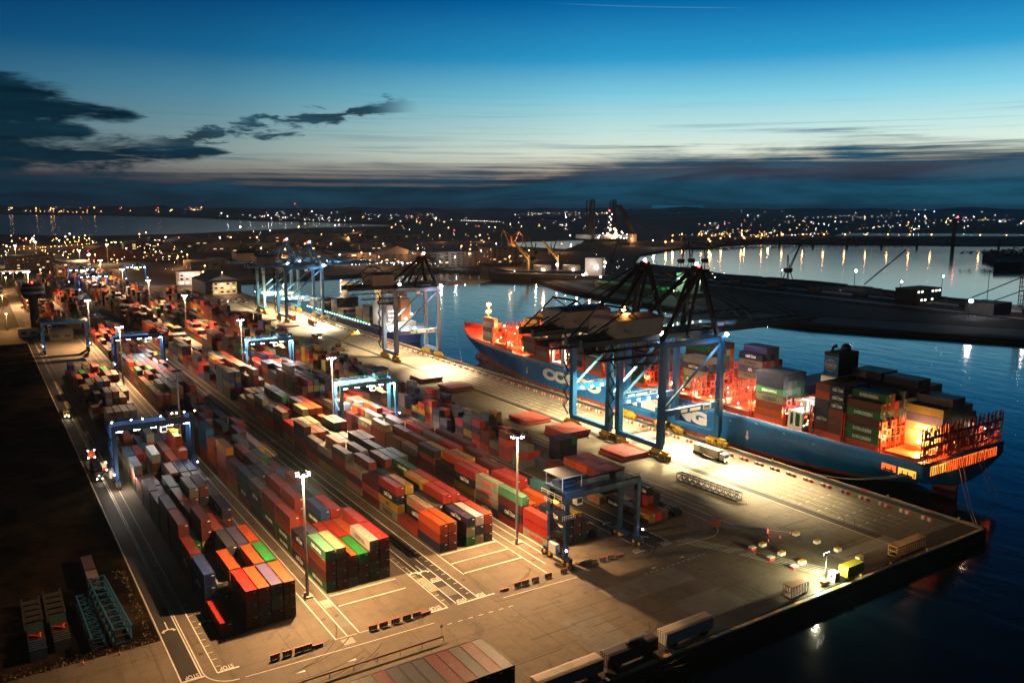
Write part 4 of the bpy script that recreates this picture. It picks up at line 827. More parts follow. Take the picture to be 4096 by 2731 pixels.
# ---------------------------------------------------------------- ship-to-shore cranes
def sts(yn, yf, label, xa=202.6, xb=232.2, H=42.6, apex=(229.5, 66), tip=300.0, back=171.0, pm=BLUE, house=(184, 205.5), raised=False, name=None, leglamp=True, dark=True, power=26000, tone=(1, .76, .42)):
    yc = (yn + yf) / 2; t = thing('quay_crane', ((xa + xb) / 2, yc, 0), label, 'quay crane', 'ship to shore cranes on the quay')
    for y in (yn, yf):
        for x in (xa, xb):
            MB().hexa([(x - 1.0, y - 1.3, 5.4), (x + 1.0, y - 1.3, 5.4), (x + 1.0, y + 1.3, 5.4), (x - 1.0, y + 1.3, 5.4), (x - 1.0, y - .75, H), (x + 1.0, y - .75, H), (x + 1.0, y + .75, H), (x - 1.0, y + .75, H)]).build('leg', pm, t)
        MB().box(xa + .8, xb - .8, y - .75, y + .75, 15.4, 17.6).build('portal_beam', pm, t)
        MB().box(xa + .8, xb - .8, y - .6, y + .6, H - 2.2, H - .2).build('top_beam', pm, t)
        MB().cyl((xa + 1.0, y, 18.0), (xb - .6, y, H - 3), .55, .55, 10).build('diagonal_brace', SKYB if pm is BLUE else pm, t)
        mb = MB(); railing(mb, (xa + 1, y - .8, 17.62), (xb - 1, y - .8, 17.62), 1.1, 2.2); mb.build('railing', GREY, t)
    for x in (xa, xb):
        MB().box(x - .75, x + .75, yn - 1.0, yf + 1.0, 3.6, 5.38).build('sill_beam', pm, t)
        MB().box(x - .7, x + .7, yn + .9, yf - .9, H - 2.4, H - .4).build('cross_beam', pm, t)
        for y in (yn, yf):
            mb = MB(); mb.box(x - .5, x + .5, y - 4.2, y + 4.2, 2.5, 3.3)
            for dy in (-3.1, 3.1): mb.box(x - .6, x + .6, y + dy - 2.4, y + dy + 2.4, 1.5, 2.2); mb.add([(x - .3, y + dy - 1.8, 2.2), (x + .3, y + dy - 1.8, 2.2), (x + .3, y + dy + 1.8, 2.2), (x - .3, y + dy + 1.8, 2.2), (x, y + dy, 3.3)], [(0, 1, 4), (1, 2, 4), (2, 3, 4), (3, 0, 4), (0, 3, 2, 1)])
            for i in range(8): yy = y - 4.9 + i * 1.4; mb.cyl((x - .25, yy, .45), (x + .25, yy, .45), .45, .45, 10); mb.box(x - .45, x + .45, yy - .5, yy + .5, .75, 1.5)
            mb.build('bogie', YEL, t)
    dm = mat('shaded_boom_steel', (.012, .028, .05), .6, spec=.25) if dark else pm  # darkened stand-in for the crane paint, shade put into the colour
    # twin girder and boom
    for y in (yc - 4.2, yc + 4.2):
        mb = MB(); mb.box(back, xb + 2, y - .8, y + .8, H - .2, H + 2.4); mb.build('girder', dm, t)
        if raised: mb = MB(); mb.bar((xb + 2.5, y, H + 1.2), (xb + 13, y, H + 42), 1.1, 1.8)
        else:
            mb = MB(); mb.box(xb + 2.1, tip - 6, y - .8, y + .8, H - .1, H + 2.2); mb.hexa([(tip - 6, y - .5, H + .5), (tip, y - .5, H + 1.2), (tip, y + .5, H + 1.2), (tip - 6, y + .5, H + .5), (tip - 6, y - .5, H + 1.8), (tip, y - .5, H + 1.8), (tip, y + .5, H + 1.8), (tip - 6, y + .5, H + 1.8)])
            railing(mb, (xb + 3, y - .9, H + 1.8), (tip - 1, y - .9, H + 1.8), 1.1, 3.0, .08)
        mb.build('boom', dm, t)
    mb = MB(); x = back + 1
    while x < (xb if raised else tip): mb.box(x - .2, x + .2, yc - 3.6, yc + 3.6, H + .6, H + 1.4); x += 6.5
    for y in (yc - 5.6, yc + 5.6): mb.box(back, xb + 1, y - .7, y + .7, H + 1.9, H + 2.0); railing(mb, (back, y - .6, H + 2.0), (xb, y - .6, H + 2.0), 1.1, 2.4, .08)
    mb.build('walkway', BSTEEL, t)
    ax, azz = apex
    mb = MB()
    for y, s in ((yc - 4.6, -1), (yc + 4.6, 1)):
        mb.bar((xb, yc + s * (yf - yn) / 2 * .8, H), (ax, yc + s * 2.4, azz), 1.5); mb.bar((xa + 1, yc + s * (yf - yn) / 2 * .8, H), (ax - 1, yc + s * 2.4, azz), 1.3); mb.bar((ax - 9, yc + s * 5.0, H), (ax - .6, yc + s * 2.4, azz), 1.0)
    mb.box(ax - 2.6, ax + 3.4, yc - 3.4, yc + 3.4, azz - .2, azz + .8); mb.box(ax - 1, ax + 1, yc - 2, yc + 2, azz + .8, azz + 2.0); mb.bar((ax - 6, yc - 3.6, H + 12), (ax - 6, yc + 3.6, H + 12), .5)
    railing(mb, (ax - 2.6, yc - 3.4, azz + .8), (ax + 3.4, yc - 3.4, azz + .8), 1.2, 1.5, .08); railing(mb, (ax - 2.6, yc + 3.4, azz + .8), (ax + 3.4, yc + 3.4, azz + .8), 1.2, 1.5, .08)
    mb.build('apex_frame', BSTEEL if dark else dm, t)
    mb = MB()
    for y in (yc - 3.4, yc + 3.4):
        mb.bar((ax - 1.5, y, azz), (back + 4, y, H + 2), .32)
        if not raised:
            mb.bar((ax + 2, y, azz), (xb + (tip - xb) * .42, y, H + 2), .24); mb.bar((ax + 2, y, azz + .4), (xb + (tip - xb) * .86, y, H + 2), .24); mb.bar((ax + 2, y, azz - 1), (xb + (tip - xb) * .42, y - .4, H + 2), .1)
    mb.build('stay', BSTEEL, t)
    mb = MB(); bx = back + 7
    for y in (yc - 7.6, yc + 7.6): mb.bar((bx - 6, y * .5 + yc * .5, H + 2), (bx + 11, y, H + 12.4), .4); mb.bar((bx + 11, y, H + 12.4), (bx + 26, y * .5 + yc * .5, H + 2), .4)
    mb.box(bx + 10.4, bx + 11.6, yc - 7.6, yc + 7.6, H + 12.2, H + 12.8); mb.build('back_frame', BSTEEL, t)
    h0, h1 = house
    mb = MB(); mb.box(h0, h1, yc - 7.6, yc + 7.6, H + 2.3, H + 8.4); ho = mb.build('machinery_house', mat('house_panel', (.15, .145, .15), .6, wear=.2), t)
    mb = MB(); mb.hexa([(h0 - .3, yc - 8, H + 8.42), (h1 + .3, yc - 8, H + 8.42), (h1 + .3, yc + 8, H + 8.42), (h0 - .3, yc + 8, H + 8.42), (h0 - .3, yc - 2, H + 9.5), (h1 + .3, yc - 2, H + 9.5), (h1 + .3, yc + 2, H + 9.5), (h0 - .3, yc + 2, H + 9.5)]); mb.build('roof', mat('house_roof', (.035, .05, .09), .6), ho)
    if name: text(name, (h0 + 5.0, yc - 7.63, H + 4.9), 3.4, 1.3, 'S', DARK, ho, .03); MB().box(h0 + 5, h0 + 8, yc - 7.64, yc - 7.61, H + 3.7, H + 3.95).build('lettering', DARK, ho)
    # lower service platforms at the land side
    mb = MB()
    for z, x0, x1 in ((H - 2.4, back + 2, xa + 6), (H - 5.6, back + 8, xa + 4), (H - 8.6, xa - 9, xa + 3)):
        mb.box(x0, x1, yc - 6.4, yc - 2.6, z, z + .16); railing(mb, (x0, yc - 6.4, z + .15), (x1, yc - 6.4, z + .15), 1.1, 1.2, .08)
        for x in (x0 + .4, (x0 + x1) / 2, x1 - .4): mb.bar((x, yc - 6.3, z), (x, yc - 6.3, H), .16)
    mb.build('service_platform', BSTEEL, t)
    # stair tower with round cable guides on the land-side leg
    mb = MB(); z = 5.5; s = 1
    while z < H - 6:
        y0, y1 = (yf + 1.2, yf + 4.0) if s > 0 else (yf + 4.0, yf + 1.2)
        mb.bar((xa - 1.6, y0, z), (xa - 1.6, y1, z + 2.9), .6, .12); mb.box(xa - 2.2, xa - .9, y1 - .5, y1 + .5, z + 2.85, z + 2.95); railing(mb, (xa - 2.2, y0, z), (xa - 2.2, y1, z + 2.9), 1.0, 1.0, .08); z += 3.0; s = -s
    mb.build('stair_tower', BSTEEL, t)
    mb = MB(); z = 8
    while z < H - 3: mb.box(xa - 1.0, xa - .84, yn - .5, yn + .5, z, z + .1); z += 1.6
    mb.build('leg_ladder', GREY, t)
    # trolley and cab
    tx = xb - 5; mb = MB(); mb.box(tx - 3, tx + 3, yc - 3.2, yc + 3.2, H - 1.8, H - .6); tr = mb.build('trolley', DARK, t)
    MB().box(tx - 5.4, tx - 3.2, yc - 1.1, yc + 1.1, H - 4.4, H - 1.9).build('operator_cab', WHITE, tr)
    # signs on the portal beam
    mb = MB(); mb.box(xa + 9, xa + 12.3, yn - .79, yn - .76, 15.9, 17.1); mb.box(xa + 13.5, xa + 19, yn - .79, yn - .76, 15.9, 17.1); mb.box(xa + 20.4, xa + 24.6, yn - .79, yn - .76, 15.6, 17.4); sg = mb.build('name_plate', WHITE, t)
    text('ZPMC', (xa + 22.5, yn - .81, 16.6), 3.4, 1.0, 'S', DARK, sg, .04)
    mb = MB(); mb.box(xa + 8, xa + 12, yc - 4.84, yc - 4.81, H + .4, H + 1.6); mb.build('girder_plate', WHITE, t)
    # lamps
    if leglamp:
        mb = MB()
        for i in range(4): mb.box(xa + 3.5 + i * 5.2, xa + 4.6 + i * 5.2, yf - 1.1, yf - .8, 15.9, 16.6)
        mb.build('floodlight', E_COOL, t)
        for i in range(3): light(xa + 5 + i * 8.2, yf - 2.6, 14.6, (.62, .85, 1), 800, .3, t)
    mb = MB(); mb.ball((xb + 1.2, yn - 1.2, H + .6), .75); mb.ball((xa + 3.5, yc - 6.8, H + 2.4), .8); mb.build('floodlight', E_HEAD, t)
    mb = MB(); mb.ball((ax - 2.4, yc - 3.4, azz + 2.2), .5); mb.build('aviation_lamp', E_RED, t)
    mb = MB(); mb.ball((ax + 1, yc + 1, azz + 2.6), .6); mb.build('apex_lamp', E_HEAD, t)
    mb = MB()
    if not raised:
        for i in range(4): mb.ball((xb + 6 + i * (tip - xb - 8) / 4, yc + (3.0 if i % 2 else -3.0), H - .4), .2)
    mb.build('boom_lamp', E_COOL, t)
    for x, y, wt, tx, ty, an in ((xa + 9, yc, power * 2.5, xa + 10, yc, 90), (xb - 9, yc, power * 2.5, xb - 16, yc - 2, 80), (xb - .5, yn - 2.5, power * 13, 213, yn - 37, 46), (xb + 1.2, yn - 2.6, power * 1.6, 240, yn - 42, 75), (xb - 1, yn - 2.5, power * 5, 214, yn - 9, 62), (xa + 4, yf + 2.5, power * 5, 214, yf + 26, 78)):
        light(x, y, H - 3.0, tone, wt, .6, t, an, (tx, ty, 0), .9)
    light(xb + 18, yc, H - 1, (.9, .95, 1), power * .05, .5, t) if not raised else None
    light(xb - 6, yn - 3.0, H - 4, (.95, .92, 1), power * .015, .4, t)
    return t
sts(209.6, 232.6, 'nearest quay crane, blue legs and grey machinery house numbered 5', name='No. 5', power=110000)
sts(238.4, 261.4, 'second nearest quay crane, blue legs and house numbered 4', name='No. 4', power=95000)
sts(431.5, 448.0, 'third quay crane, slate blue, standing alone with no ship alongside', xa=203.6, xb=231.5, H=42.6, apex=(226, 59.5), tip=271, back=176, pm=mat('slate_blue_paint', (.16, .24, .40), .45), house=(190, 203), power=110000, tone=(1, .74, .42))
sts(627, 647, 'far bright blue quay crane over the blue feeder ship, nearer of two', H=42.8, apex=(226, 59), tip=285, back=176, pm=SKYB, house=(182, 196), dark=False, power=120000, tone=(1, .80, .48))
sts(684, 702, 'farthest bright blue quay crane, partly behind its twin', H=42.8, apex=(226, 59), tip=285, back=176, pm=SKYB, house=(182, 196), dark=False, power=90000)
o = thing('sodium_floodlight', (196, 222, 52.1), 'big orange floodlight burning above the machinery houses', 'floodlight')
MB().bar((196, 224, 50), (196, 224, 52.6), .3).build('bracket', DARK, o); MB().ball((196, 223.6, 53.4), .95, n=10, m=6).build('lamp_glass', E_ORG, o); light(196, 222, 53.4, ORG_, 6000, .5, o)

# ---------------------------------------------------------------- quay furniture
mb = MB(); mb.box(QX - 1.2, QX, QY, 1000, .02, .42); mb.box(30, QX, QY, QY + 1.0, .02, .42)
struct('quay_kerb', mb, CONC)
mb = MB()
for i in range(60):
    y = 114 + i * 11; mb.box(QX - .9, QX + .02, y, y + 3.2, .424, .50, i % 2)
for i in range(18): x = 228 - i * 7; mb.box(x, x + 2.2, QY - .02, QY + .9, .424, .50, 0)
struct('kerb_marking', mb, [YEL, REDP])
mb = MB()
for x in (203.0, 204.2, 231.6, 232.4): mb.box(x - .08, x + .08, 118, 990, .02, .06)
struct('crane_rail', mb, DARK)
mb = MB(); mb.box(202.2, 205.0, 118, 990, .014, .019); mb.box(230.6, 233.1, 118, 990, .014, .019); struct('rail_strip', mb, G_LANE)
mb = MB(); mb.box(114, 232.5, 111.8, 112.1, .02, .34); mb.box(36, 114, 111.4, 111.7, .02, .1); struct('quay_edge_beam', mb, DARK)
# bollards
bo = MB(); bo.cyl((0, 0, .42), (0, 0, .95), .22, .22, 8); bo.cyl((0, 0, .95), (0, 0, 1.15), .4, .34, 8); bol = bo.mesh('bollard', YEL)
for i in range(16):
    o = bpy.data.objects.new('bollard', bol); COL.objects.link(o); o.location = (QX - .6, 118 + i * 22.3, 0)
    tag(o, 'yellow mooring bollard on the quay edge', 'bollard', 'yellow bollards along the quay edge')
for i, x in enumerate((205, 176, 188.5)):
    o = bpy.data.objects.new('bollard', bol); COL.objects.link(o); o.location = (x, QY + .5, 0); tag(o, 'yellow bollard on the dark end wall of the quay', 'bollard', 'bollards on the end wall')
# red and white barriers
rb = MB()
for i in range(4): rb.box(-.28, .28, i * .95, i * .95 + .94, .0, .95, i % 2)
rbm = rb.mesh('quay_barrier', [BRED, WHITE]); y = 121.2; k = 0
while y < 700:
    if not (209 < y + 2 < 211):
        o = bpy.data.objects.new('quay_barrier', rbm); COL.objects.link(o); o.location = (226.6, y, .02)
        tag(o, 'red and white barrier block in the row along the quay', 'barrier', 'red and white barriers along the quay')
    y += 6.85; k += 1
# yard barriers: dark striped boards
yb = MB(); yb.box(-.95, .95, -.12, .12, .15, 1.15, 0); yb.box(-.97, .97, -.14, .14, 1.16, 1.24, 1); yb.box(-.8, -.6, -.45, .45, 0, .15, 2); yb.box(.6, .8, -.45, .45, 0, .15, 2)
for i in range(3): yb.add([(-.8 + i * .6, -.125, .2), (-.55 + i * .6, -.125, .2), (-.15 + i * .6, -.125, 1.1), (-.4 + i * .6, -.125, 1.1)], [(0, 1, 2, 3)], 2)
ybm = yb.mesh('road_barrier', [DARK, REDP, GREY])
BX = [(44.2, 'first group, nearest the stop line'), (46.7, ''), (49.2, ''), (50.9, ''), (53.0, ''), (65.4, ''), (67.9, ''), (70.7, ''), (73.5, ''), (75.9, ''), (78.2, ''), (99.1, ''), (102.9, ''), (105.1, ''), (108.0, ''), (111.9, ''), (116.7, ''), (126.3, ''), (129.2, ''), (131.9, ''), (134.9, '')]
GR = ['the nearest red container block', 'the second block', 'the third block', 'the near gantry']
for i, (x, _) in enumerate(BX):
    gi = 0 if x < 60 else 1 if x < 90 else 2 if x < 120 else 3; idx = i - (0, 5, 11, 17)[gi]
    o = bpy.data.objects.new('road_barrier', ybm); COL.objects.link(o); o.location = (x, 153.1, .02)
    if idx == (4, 5, 0, 3)[gi]: o.scale = (1.25, 1, .5)
    tag(o, '%s dark striped barrier from the left before %s' % (ORD[idx + 1], GR[gi]), 'barrier', 'striped barriers at the ends of the blocks')
# concrete blocks and cones on the open apron
cb = MB(); cb.box(-.9, .9, -.6, .6, 0, .9, 0); cb.box(-.92, .92, -.62, .62, .7, .92, 1); cbm = [cb.mesh('concrete_block', [WHITE, YEL]), cb.mesh('concrete_block', [BRED, WHITE])]
CB = [(167.2, 137.0, 1, 'red and white block nearest the zebra lines'), (171.6, 137.2, 0, 'yellow rimmed block beside the first cone'), (166.3, 130.2, 1, 'red and white block at the middle of the left row'), (171.2, 130.7, 0, 'yellow rimmed block at the middle of the second row'),
      (185.4, 137.1, 0, 'yellow rimmed block farthest back on the right'), (171.2, 124.3, 0, 'white block left of the glaring light tower'), (185.6, 130.5, 0, 'yellow rimmed block in the middle of the right row'), (185.8, 124.2, 0, 'pale block before the light concrete strip'), (186.0, 117.9, 0, 'pale block right of the yellow box'), (167.1, 123.5, 1, 'orange block nearest the glaring light tower')]
for x, y, k, l in CB:
    o = bpy.data.objects.new('concrete_block', cbm[k]); COL.objects.link(o); o.location = (x, y, .02); tag(o, l, 'barrier block', 'blocks on the open quay end')
cn = MB(); cn.box(-.3, .3, -.3, .3, 0, .06, 0); cn.cyl((0, 0, .06), (0, 0, .45), .24, .17, 10, 0); cn.cyl((0, 0, .45), (0, 0, .7), .17, .11, 10, 1); cn.cyl((0, 0, .7), (0, 0, 1.0), .11, .05, 10, 0); cnm = cn.mesh('traffic_cone', [BRED, WHITE])
for x, y, l in ((175.0, 138.1, 'red cone first behind the yellow rimmed block'), (179.6, 138.0, 'red cone in the middle of the line'), (184.3, 138.2, 'red cone farthest along the line'), (192.7, 161.0, 'red cone alone near the lattice truss'), (11.7, 172.1, 'red and white cone at the dark verge, nearer the left'), (18.3, 172.1, 'red and white cone at the verge beside the blue trusses')):
    o = bpy.data.objects.new('traffic_cone', cnm); COL.objects.link(o); o.location = (x, y, .02); tag(o, l, 'traffic cone')
# hatch covers stacked on the apron
def covers(x, y, n, label, w=12.6, d=13.4):
    t = thing('hatch_cover_stack', (x, y, 0), label, 'hatch covers', 'stacks of red hatch covers'); q = random.Random(int(x * y))
    for i in range(n):
        ox, oy = q.uniform(-.7, .7), q.uniform(-.5, .5); z = .2 + i * 1.02
        mb = MB(); mb.box(x + ox, x + ox + w, y + oy, y + oy + d, z + .35, z + .85)
        for k in range(7): yy = y + oy + .3 + k * (d - .9) / 6; mb.box(x + ox + .2, x + ox + w - .2, yy, yy + .3, z, z + .348)
        mb.box(x + ox, x + ox + .2, y + oy, y + oy + d, z - .1, z + .34); 
        if i == n - 1:
            for k in range(9): a, b = x + ox + 1 + (k * 5.3) % (w - 2.5), y + oy + 1 + (k * 3.7) % (d - 2.2); mb.box(a, a + (1.6 if k % 2 else .3), b, b + (.15 if k % 2 else .9), z + .852, z + .90)
        mb.build('hatch_cover', mat('cover_red', (.27, .045, .03), .6, wear=.5, scale=.8), t)
covers(188.0, 213.0, 2, 'two stacked red hatch covers nearest the camera'); covers(187.0, 246.0, 3, 'three stacked red hatch covers beside the quay crane legs')
covers(186.6, 272.0, 2, 'two stacked red hatch covers behind the middle stack'); covers(191.0, 343.0, 2, 'dusty red hatch covers beside the orange container'); covers(188.5, 370.0, 2, 'farthest stack of two pink lit hatch covers')
for x, y in ((186, 640), (190, 600)): covers(x, y, 1, 'flat grey green hatch cover by the far cranes, %s' % ('farther' if y > 620 else 'nearer'))
# lattice trusses
def truss(name, a, b, w, h, m, label, cat='lattice truss', seg=8, parts=True):
    a = Vector(a); b = Vector(b); d = b - a; L = d.length; d.normalize(); r = Vector((-d.y, d.x, 0)).normalized() * w / 2; u = Vector((0, 0, h))
    t = thing(name, a, label, cat); mb = MB(); cs = [(-r, False), (r, False), (-r + u, True), (r + u, True)]
    for o_, _ in cs: mb.bar(a + o_, b + o_, .34)
    mb.build('chord', m, t); mb = MB()
    for i in range(seg + 1):
        p = a + d * L * i / seg; mb.bar(p - r, p + r, .2); mb.bar(p - r + u, p + r + u, .2); mb.bar(p - r, p - r + u, .2); mb.bar(p + r, p + r + u, .2)
        if i < seg:
            q_ = a + d * L * (i + 1) / seg; mb.bar(p - r, q_ - r + u, .18); mb.bar(p + r + u, q_ + r, .18); mb.bar(p - r + u, q_ + r + u, .18)
    mb.build('lattice', m, t); return t
TEAL = mat('teal_boom_paint', (.010, .07, .13), .5)
truss('boom_section', (15.2, 176.5, .5), (14.6, 199.5, .5), 2.4, 2.0, TEAL, 'smaller dark blue lattice boom section lying on the dark yard', seg=9)
truss('boom_section', (19.8, 176.0, .5), (18.2, 205.5, .5), 3.4, 3.0, TEAL, 'larger dark blue lattice boom section beside the road', seg=9)
truss('gangway_truss', (192.0, 189.2, .2), (192.9, 164.0, .2), 2.2, 2.3, DARK, 'long dark lattice gangway lying on the apron', seg=10)
for x, y, l in ((153.0, 113.4, 'rusty open frame cage on the quay edge left of the light'), (195.0, 113.2, 'golden lit open frame cage near the quay corner')):
    t = thing('frame_cage', (x, y, 0), l, 'frame cage'); L = 13.5 if x > 180 else 6; mb = MB()
    for yy in (y, y + 2.4):
        for zz in (.15, 2.7): mb.bar((x, yy, zz), (x + L, yy, zz), .2)
        for i in range(int(L) + 1): mb.bar((x + i, yy, .15), (x + i, yy, 2.7), .12); mb.bar((x + i, yy, .15), (x + min(i + 1, L), yy, 2.7), .08)
    for i in range(0, int(L) + 1): mb.bar((x + i, y, 2.7), (x + i, y + 2.4, 2.7), .12)
    for zz in (.15, 1.4, 2.7): mb.bar((x, y, zz), (x, y + 2.4, zz), .18)
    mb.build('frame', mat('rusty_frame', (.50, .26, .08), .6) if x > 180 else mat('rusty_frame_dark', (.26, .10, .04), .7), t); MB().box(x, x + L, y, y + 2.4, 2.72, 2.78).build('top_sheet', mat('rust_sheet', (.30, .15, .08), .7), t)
# light tower, yellow box
t = thing('mobile_light_tower', (165.5, 113.4, 0), 'mobile light tower glaring on the quay edge', 'light tower')
MB().box(164.6, 166.6, 112.8, 114.2, .4, 1.3).build('trailer', YEL, t); MB().cyl((165.5, 113.4, 1.3), (165.5, 113.4, 8.2), .12, .08, 8).build('pole', DARK, t); mb = MB(); mb.bar((164.6, 113.4, 8.2), (166.4, 113.4, 8.2), .1)
for x in (164.6, 165.2, 165.9, 166.4): mb.box(x - .22, x + .22, 113.1, 113.4, 7.9, 8.4)
mb.build('lamp_bar', DARK, t)
mb = MB(); [mb.box(x - .2, x + .2, 113.42, 113.46, 7.9, 8.4) for x in (164.6, 165.2, 165.9, 166.4)]; mb.build('lamp_glass', E_WHITE, t)
light(165.6, 115.2, 4.5, (1, .92, .50), 24000, .4, t); light(168.2, 116.2, 2.6, (1, .95, .6), 6000, .4, t)
t = thing('generator_box', (173.6, 112.9, 0), 'bright yellow equipment box beside the light tower', 'equipment box'); MB().box(173.4, 180.0, 112.7, 115.2, .2, 2.75).build('body', mat('bright_yellow', (.80, .72, .05), .5), t); mb = MB(); [mb.box(173.36, 173.398, 113 + i * .55, 113.4 + i * .55, 1.2, 1.9) for i in range(4)]; mb.build('vent', DARK, t)
t = thing('white_cabin', (168.6, 112.9, 0), 'white lit cabin between light tower and yellow box', 'cabin'); MB().box(168.4, 170.4, 112.8, 114.6, .1, 2.5).build('body', WHITE, t); MB().box(168.36, 168.39, 113.3, 114.1, 1.2, 2.0).build('window', GLASS, t)
# guard rail beside the near road
t = thing('guard_rail', (50, 141, 0), 'long dark guard rail beside the near road', 'guard rail'); MB().box(30, 76, 140.9, 141.05, .9, 1.25).build('rail', mat('rusty_rail', (.18, .06, .04), .6), t); mb = MB(); [mb.box(x - .08, x + .08, 140.92, 141.06, 0, .89) for x in range(31, 77, 5)]; mb.build('post', GREY, t)
t = thing('road_sign', (76.4, 142.6, 0), 'small white round sign on a thin post by the rail', 'road sign'); MB().cyl((76.4, 142.6, 0), (76.4, 142.6, 2.4), .05, .05, 6).build('post', GREY, t); MB().cyl((76.4, 142.55, 2.5), (76.4, 142.6, 2.5), .35, .35, 12).build('sign_plate', WHITE, t)
# near block of red and grey boxes, lower edge of the view
CMR = mat('ribbed_grey', (.20, .21, .23), .55)
for i in range(16):
    x = 73.9 - (i + 1) * 2.48; cc = ['grey', 'maroon', 'grey', 'maroon', 'maroon', 'grey', 'grey', 'grey', 'maroon', 'grey', 'grey', 'maroon', 'grey', 'maroon', 'grey', 'grey'][i].replace('maroon', 'roofred').replace('grey', 'roofgrey')
    for t_ in range(4): put('N', 0, i, t_, x, 109.8 + .9, t_ * 2.62, 11.3, 2.6, cc)
BN['N'] = 'bottom edge row'
# wagons and vans along the south wall
def wagon(x0, x1, m, rm, label, z=3.6, y0=112.6, y1=115.4):
    t = thing('freight_wagon', ((x0 + x1) / 2, y0, 0), label, 'freight wagon'); MB().box(x0, x1, y0, y1, 1.0, z).build('body', m, t); MB().hexa([(x0 - .1, y0 - .1, z), (x1 + .1, y0 - .1, z), (x1 + .1, y1 + .1, z), (x0 - .1, y1 + .1, z), (x0, y0 + .5, z + .16), (x1, y0 + .5, z + .16), (x1, y1 - .5, z + .16), (x0, y1 - .5, z + .16)]).build('roof', rm, t)
    mb = MB(); [mb.cyl((x, y0 + .3, .5), (x, y1 - .3, .5), .5, .5, 10) for x in (x0 + 1.5, x0 + 3, x1 - 3, x1 - 1.5)]; mb.build('wheel_set', DARK, t); mb = MB(); [mb.box(x0 - .05, x0 + .001, y0 + .3 + k * .7, y0 + .5 + k * .7, 1.1, z - .1) for k in range(4)]; mb.build('end_rib', GREY, t)
wagon(112.5, 126.2, WHITE, mat('pale_roof', (.42, .38, .33), .7), 'white roofed freight wagon on the end wall, right of the dark one'); wagon(97.2, 110.2, mat('dark_wagon', (.10, .05, .05), .6), DARK, 'dark freight wagon with a torn cover in the middle'); wagon(80.5, 95.8, GREY, mat('pale_roof_b', (.36, .31, .26), .7), 'pale roofed freight wagon nearest the bottom edge')
t = thing('tarpaulin_heap', (105, 113.5, 3.9), 'crumpled dark tarpaulin on the dark wagon roof', 'tarpaulin'); mb = MB(); mb.ball((105, 114, 4.2), 1.0, n=9, m=5); o = mb.build('tarpaulin', DARK, t); o.scale = (2.6, .9, .5)
# old spreaders and boxes on the dark ground, lower left
for i, (x, y, l, kk) in enumerate(((4.6, 178.5, 'left stack of spreader frames on the dark ground', 0), (9.0, 180.0, 'right stack of spreader frames beside the blue lattice boom', 1))):
    t = thing('spreader_stack', (x, y, 0), l, 'spreader stack')
    for k, (m_, z) in enumerate(((mat('spreader_blue', (.015, .04, .08), .6) if not kk else mat('spreader_grey', (.03, .032, .035), .6), 2.2), (mat('spreader_rust', (.07, .022, .012), .6), 2.0), (mat('spreader_green', (.012, .04, .03), .6), 1.8))):
        mb = MB(); y0 = y + k * 4.6; mb.box(x - 1.5, x + 1.5, y0, y0 + 4.2, 0, z)
        for j in range(5): mb.box(x - 1.6, x + 1.6, y0 + j * .95, y0 + j * .95 + .2, z, z + .25)
        mb.build('spreader_end', m_, t)
    mb = MB(); mb.bar((x - 1.2, y + 7.2, 2.4), (x + .8, y + 5.6, 2.4), .3); mb.bar((x + .9, y + 7.4, 2.4), (x + .3, y + 5.4, 2.4), .3); mb.build('red_arm', BRED, t)
    mb = MB()
    for j in range(9): yy = y + 15 + j * 1.5; mb.box(x - 1.6, x + 1.6, yy, yy + .3, .6 + (j % 2) * .5, 1.3 + (j % 2) * .5); mb.box(x - 1.9, x - 1.5, yy, yy + .7, 0, 1.8); mb.box(x + 1.5, x + 1.9, yy, yy + .7, 0, 1.8)
    mb.build('spreader_frame', mat('spreader_frame', (.035, .03, .024), .7), t)
put('Q', 0, 0, 0, 16.6, 206.5, 0, 6.06, 2.59, 'beige', None, 'beige short container behind the larger blue boom section')
put('Q', 0, 1, 0, 16.6, 213.5, 0, 9, 2.59, 'brown', None, 'dark brown container behind the beige one on dark ground')
# dry scrub along the verge
mb = MB(); q = random.Random(4)
for i in range(900):
    y = 173.2 + abs(q.gauss(0, 1.6)); x = q.uniform(-14, 26) if i % 3 else 25.4 - abs(q.gauss(0, 1)); y = y if i % 3 else q.uniform(174, 215); s = q.uniform(.1, .45); a = q.uniform(0, 6.3)
    mb.add([(x, y, 0), (x + s * math.cos(a), y + s * math.sin(a), s * .9), (x - s * math.sin(a), y + s * math.cos(a), s * .5)], [(0, 1, 2)])
tag(mb.build('dry_scrub', mat('dry_scrub', (.10, .07, .035), .9)), 'dry scrub and weeds along the dark verge', 'scrub', kind='stuff')
# ---------------------------------------------------------------- road markings
mb = MB(); Z0, Z1 = .021, .027
def ln(x0, y0, x1, y1, w=.22): mb.bar((x0, y0, (Z0 + Z1) / 2), (x1, y1, (Z0 + Z1) / 2), w, Z1 - Z0)
for x, y0, y1 in ((26.7, 155, 640), (30.4, 155, 620), (30.9, 156, 620), (33.3, 154.7, 640), (57.3, 154, 640), (59.9, 154, 640), (62.6, 154, 640), (83.8, 153.6, 640), (86.4, 154, 640), (89.4, 154.2, 640), (92.1, 153.6, 640), (95.4, 166, 640), (113.2, 154, 640), (116.0, 160, 640), (119.0, 153.6, 640), (121.4, 160, 640), (143.0, 152.6, 640), (146.2, 152.6, 640), (152.5, 152, 640), (176.5, 150, 780), (179.4, 165, 420), (182.3, 165, 420), (201.6, 118, 780)): ln(x, y0, x, y1)
for x in (206.8, 210.4, 214.0, 217.6, 221.2):
    y = 126
    while y < 720: ln(x, y, x, y + 5.4, .14); ln(x - .7, y + 5.8, x + .7, y + 5.8, .34); y += 6.85
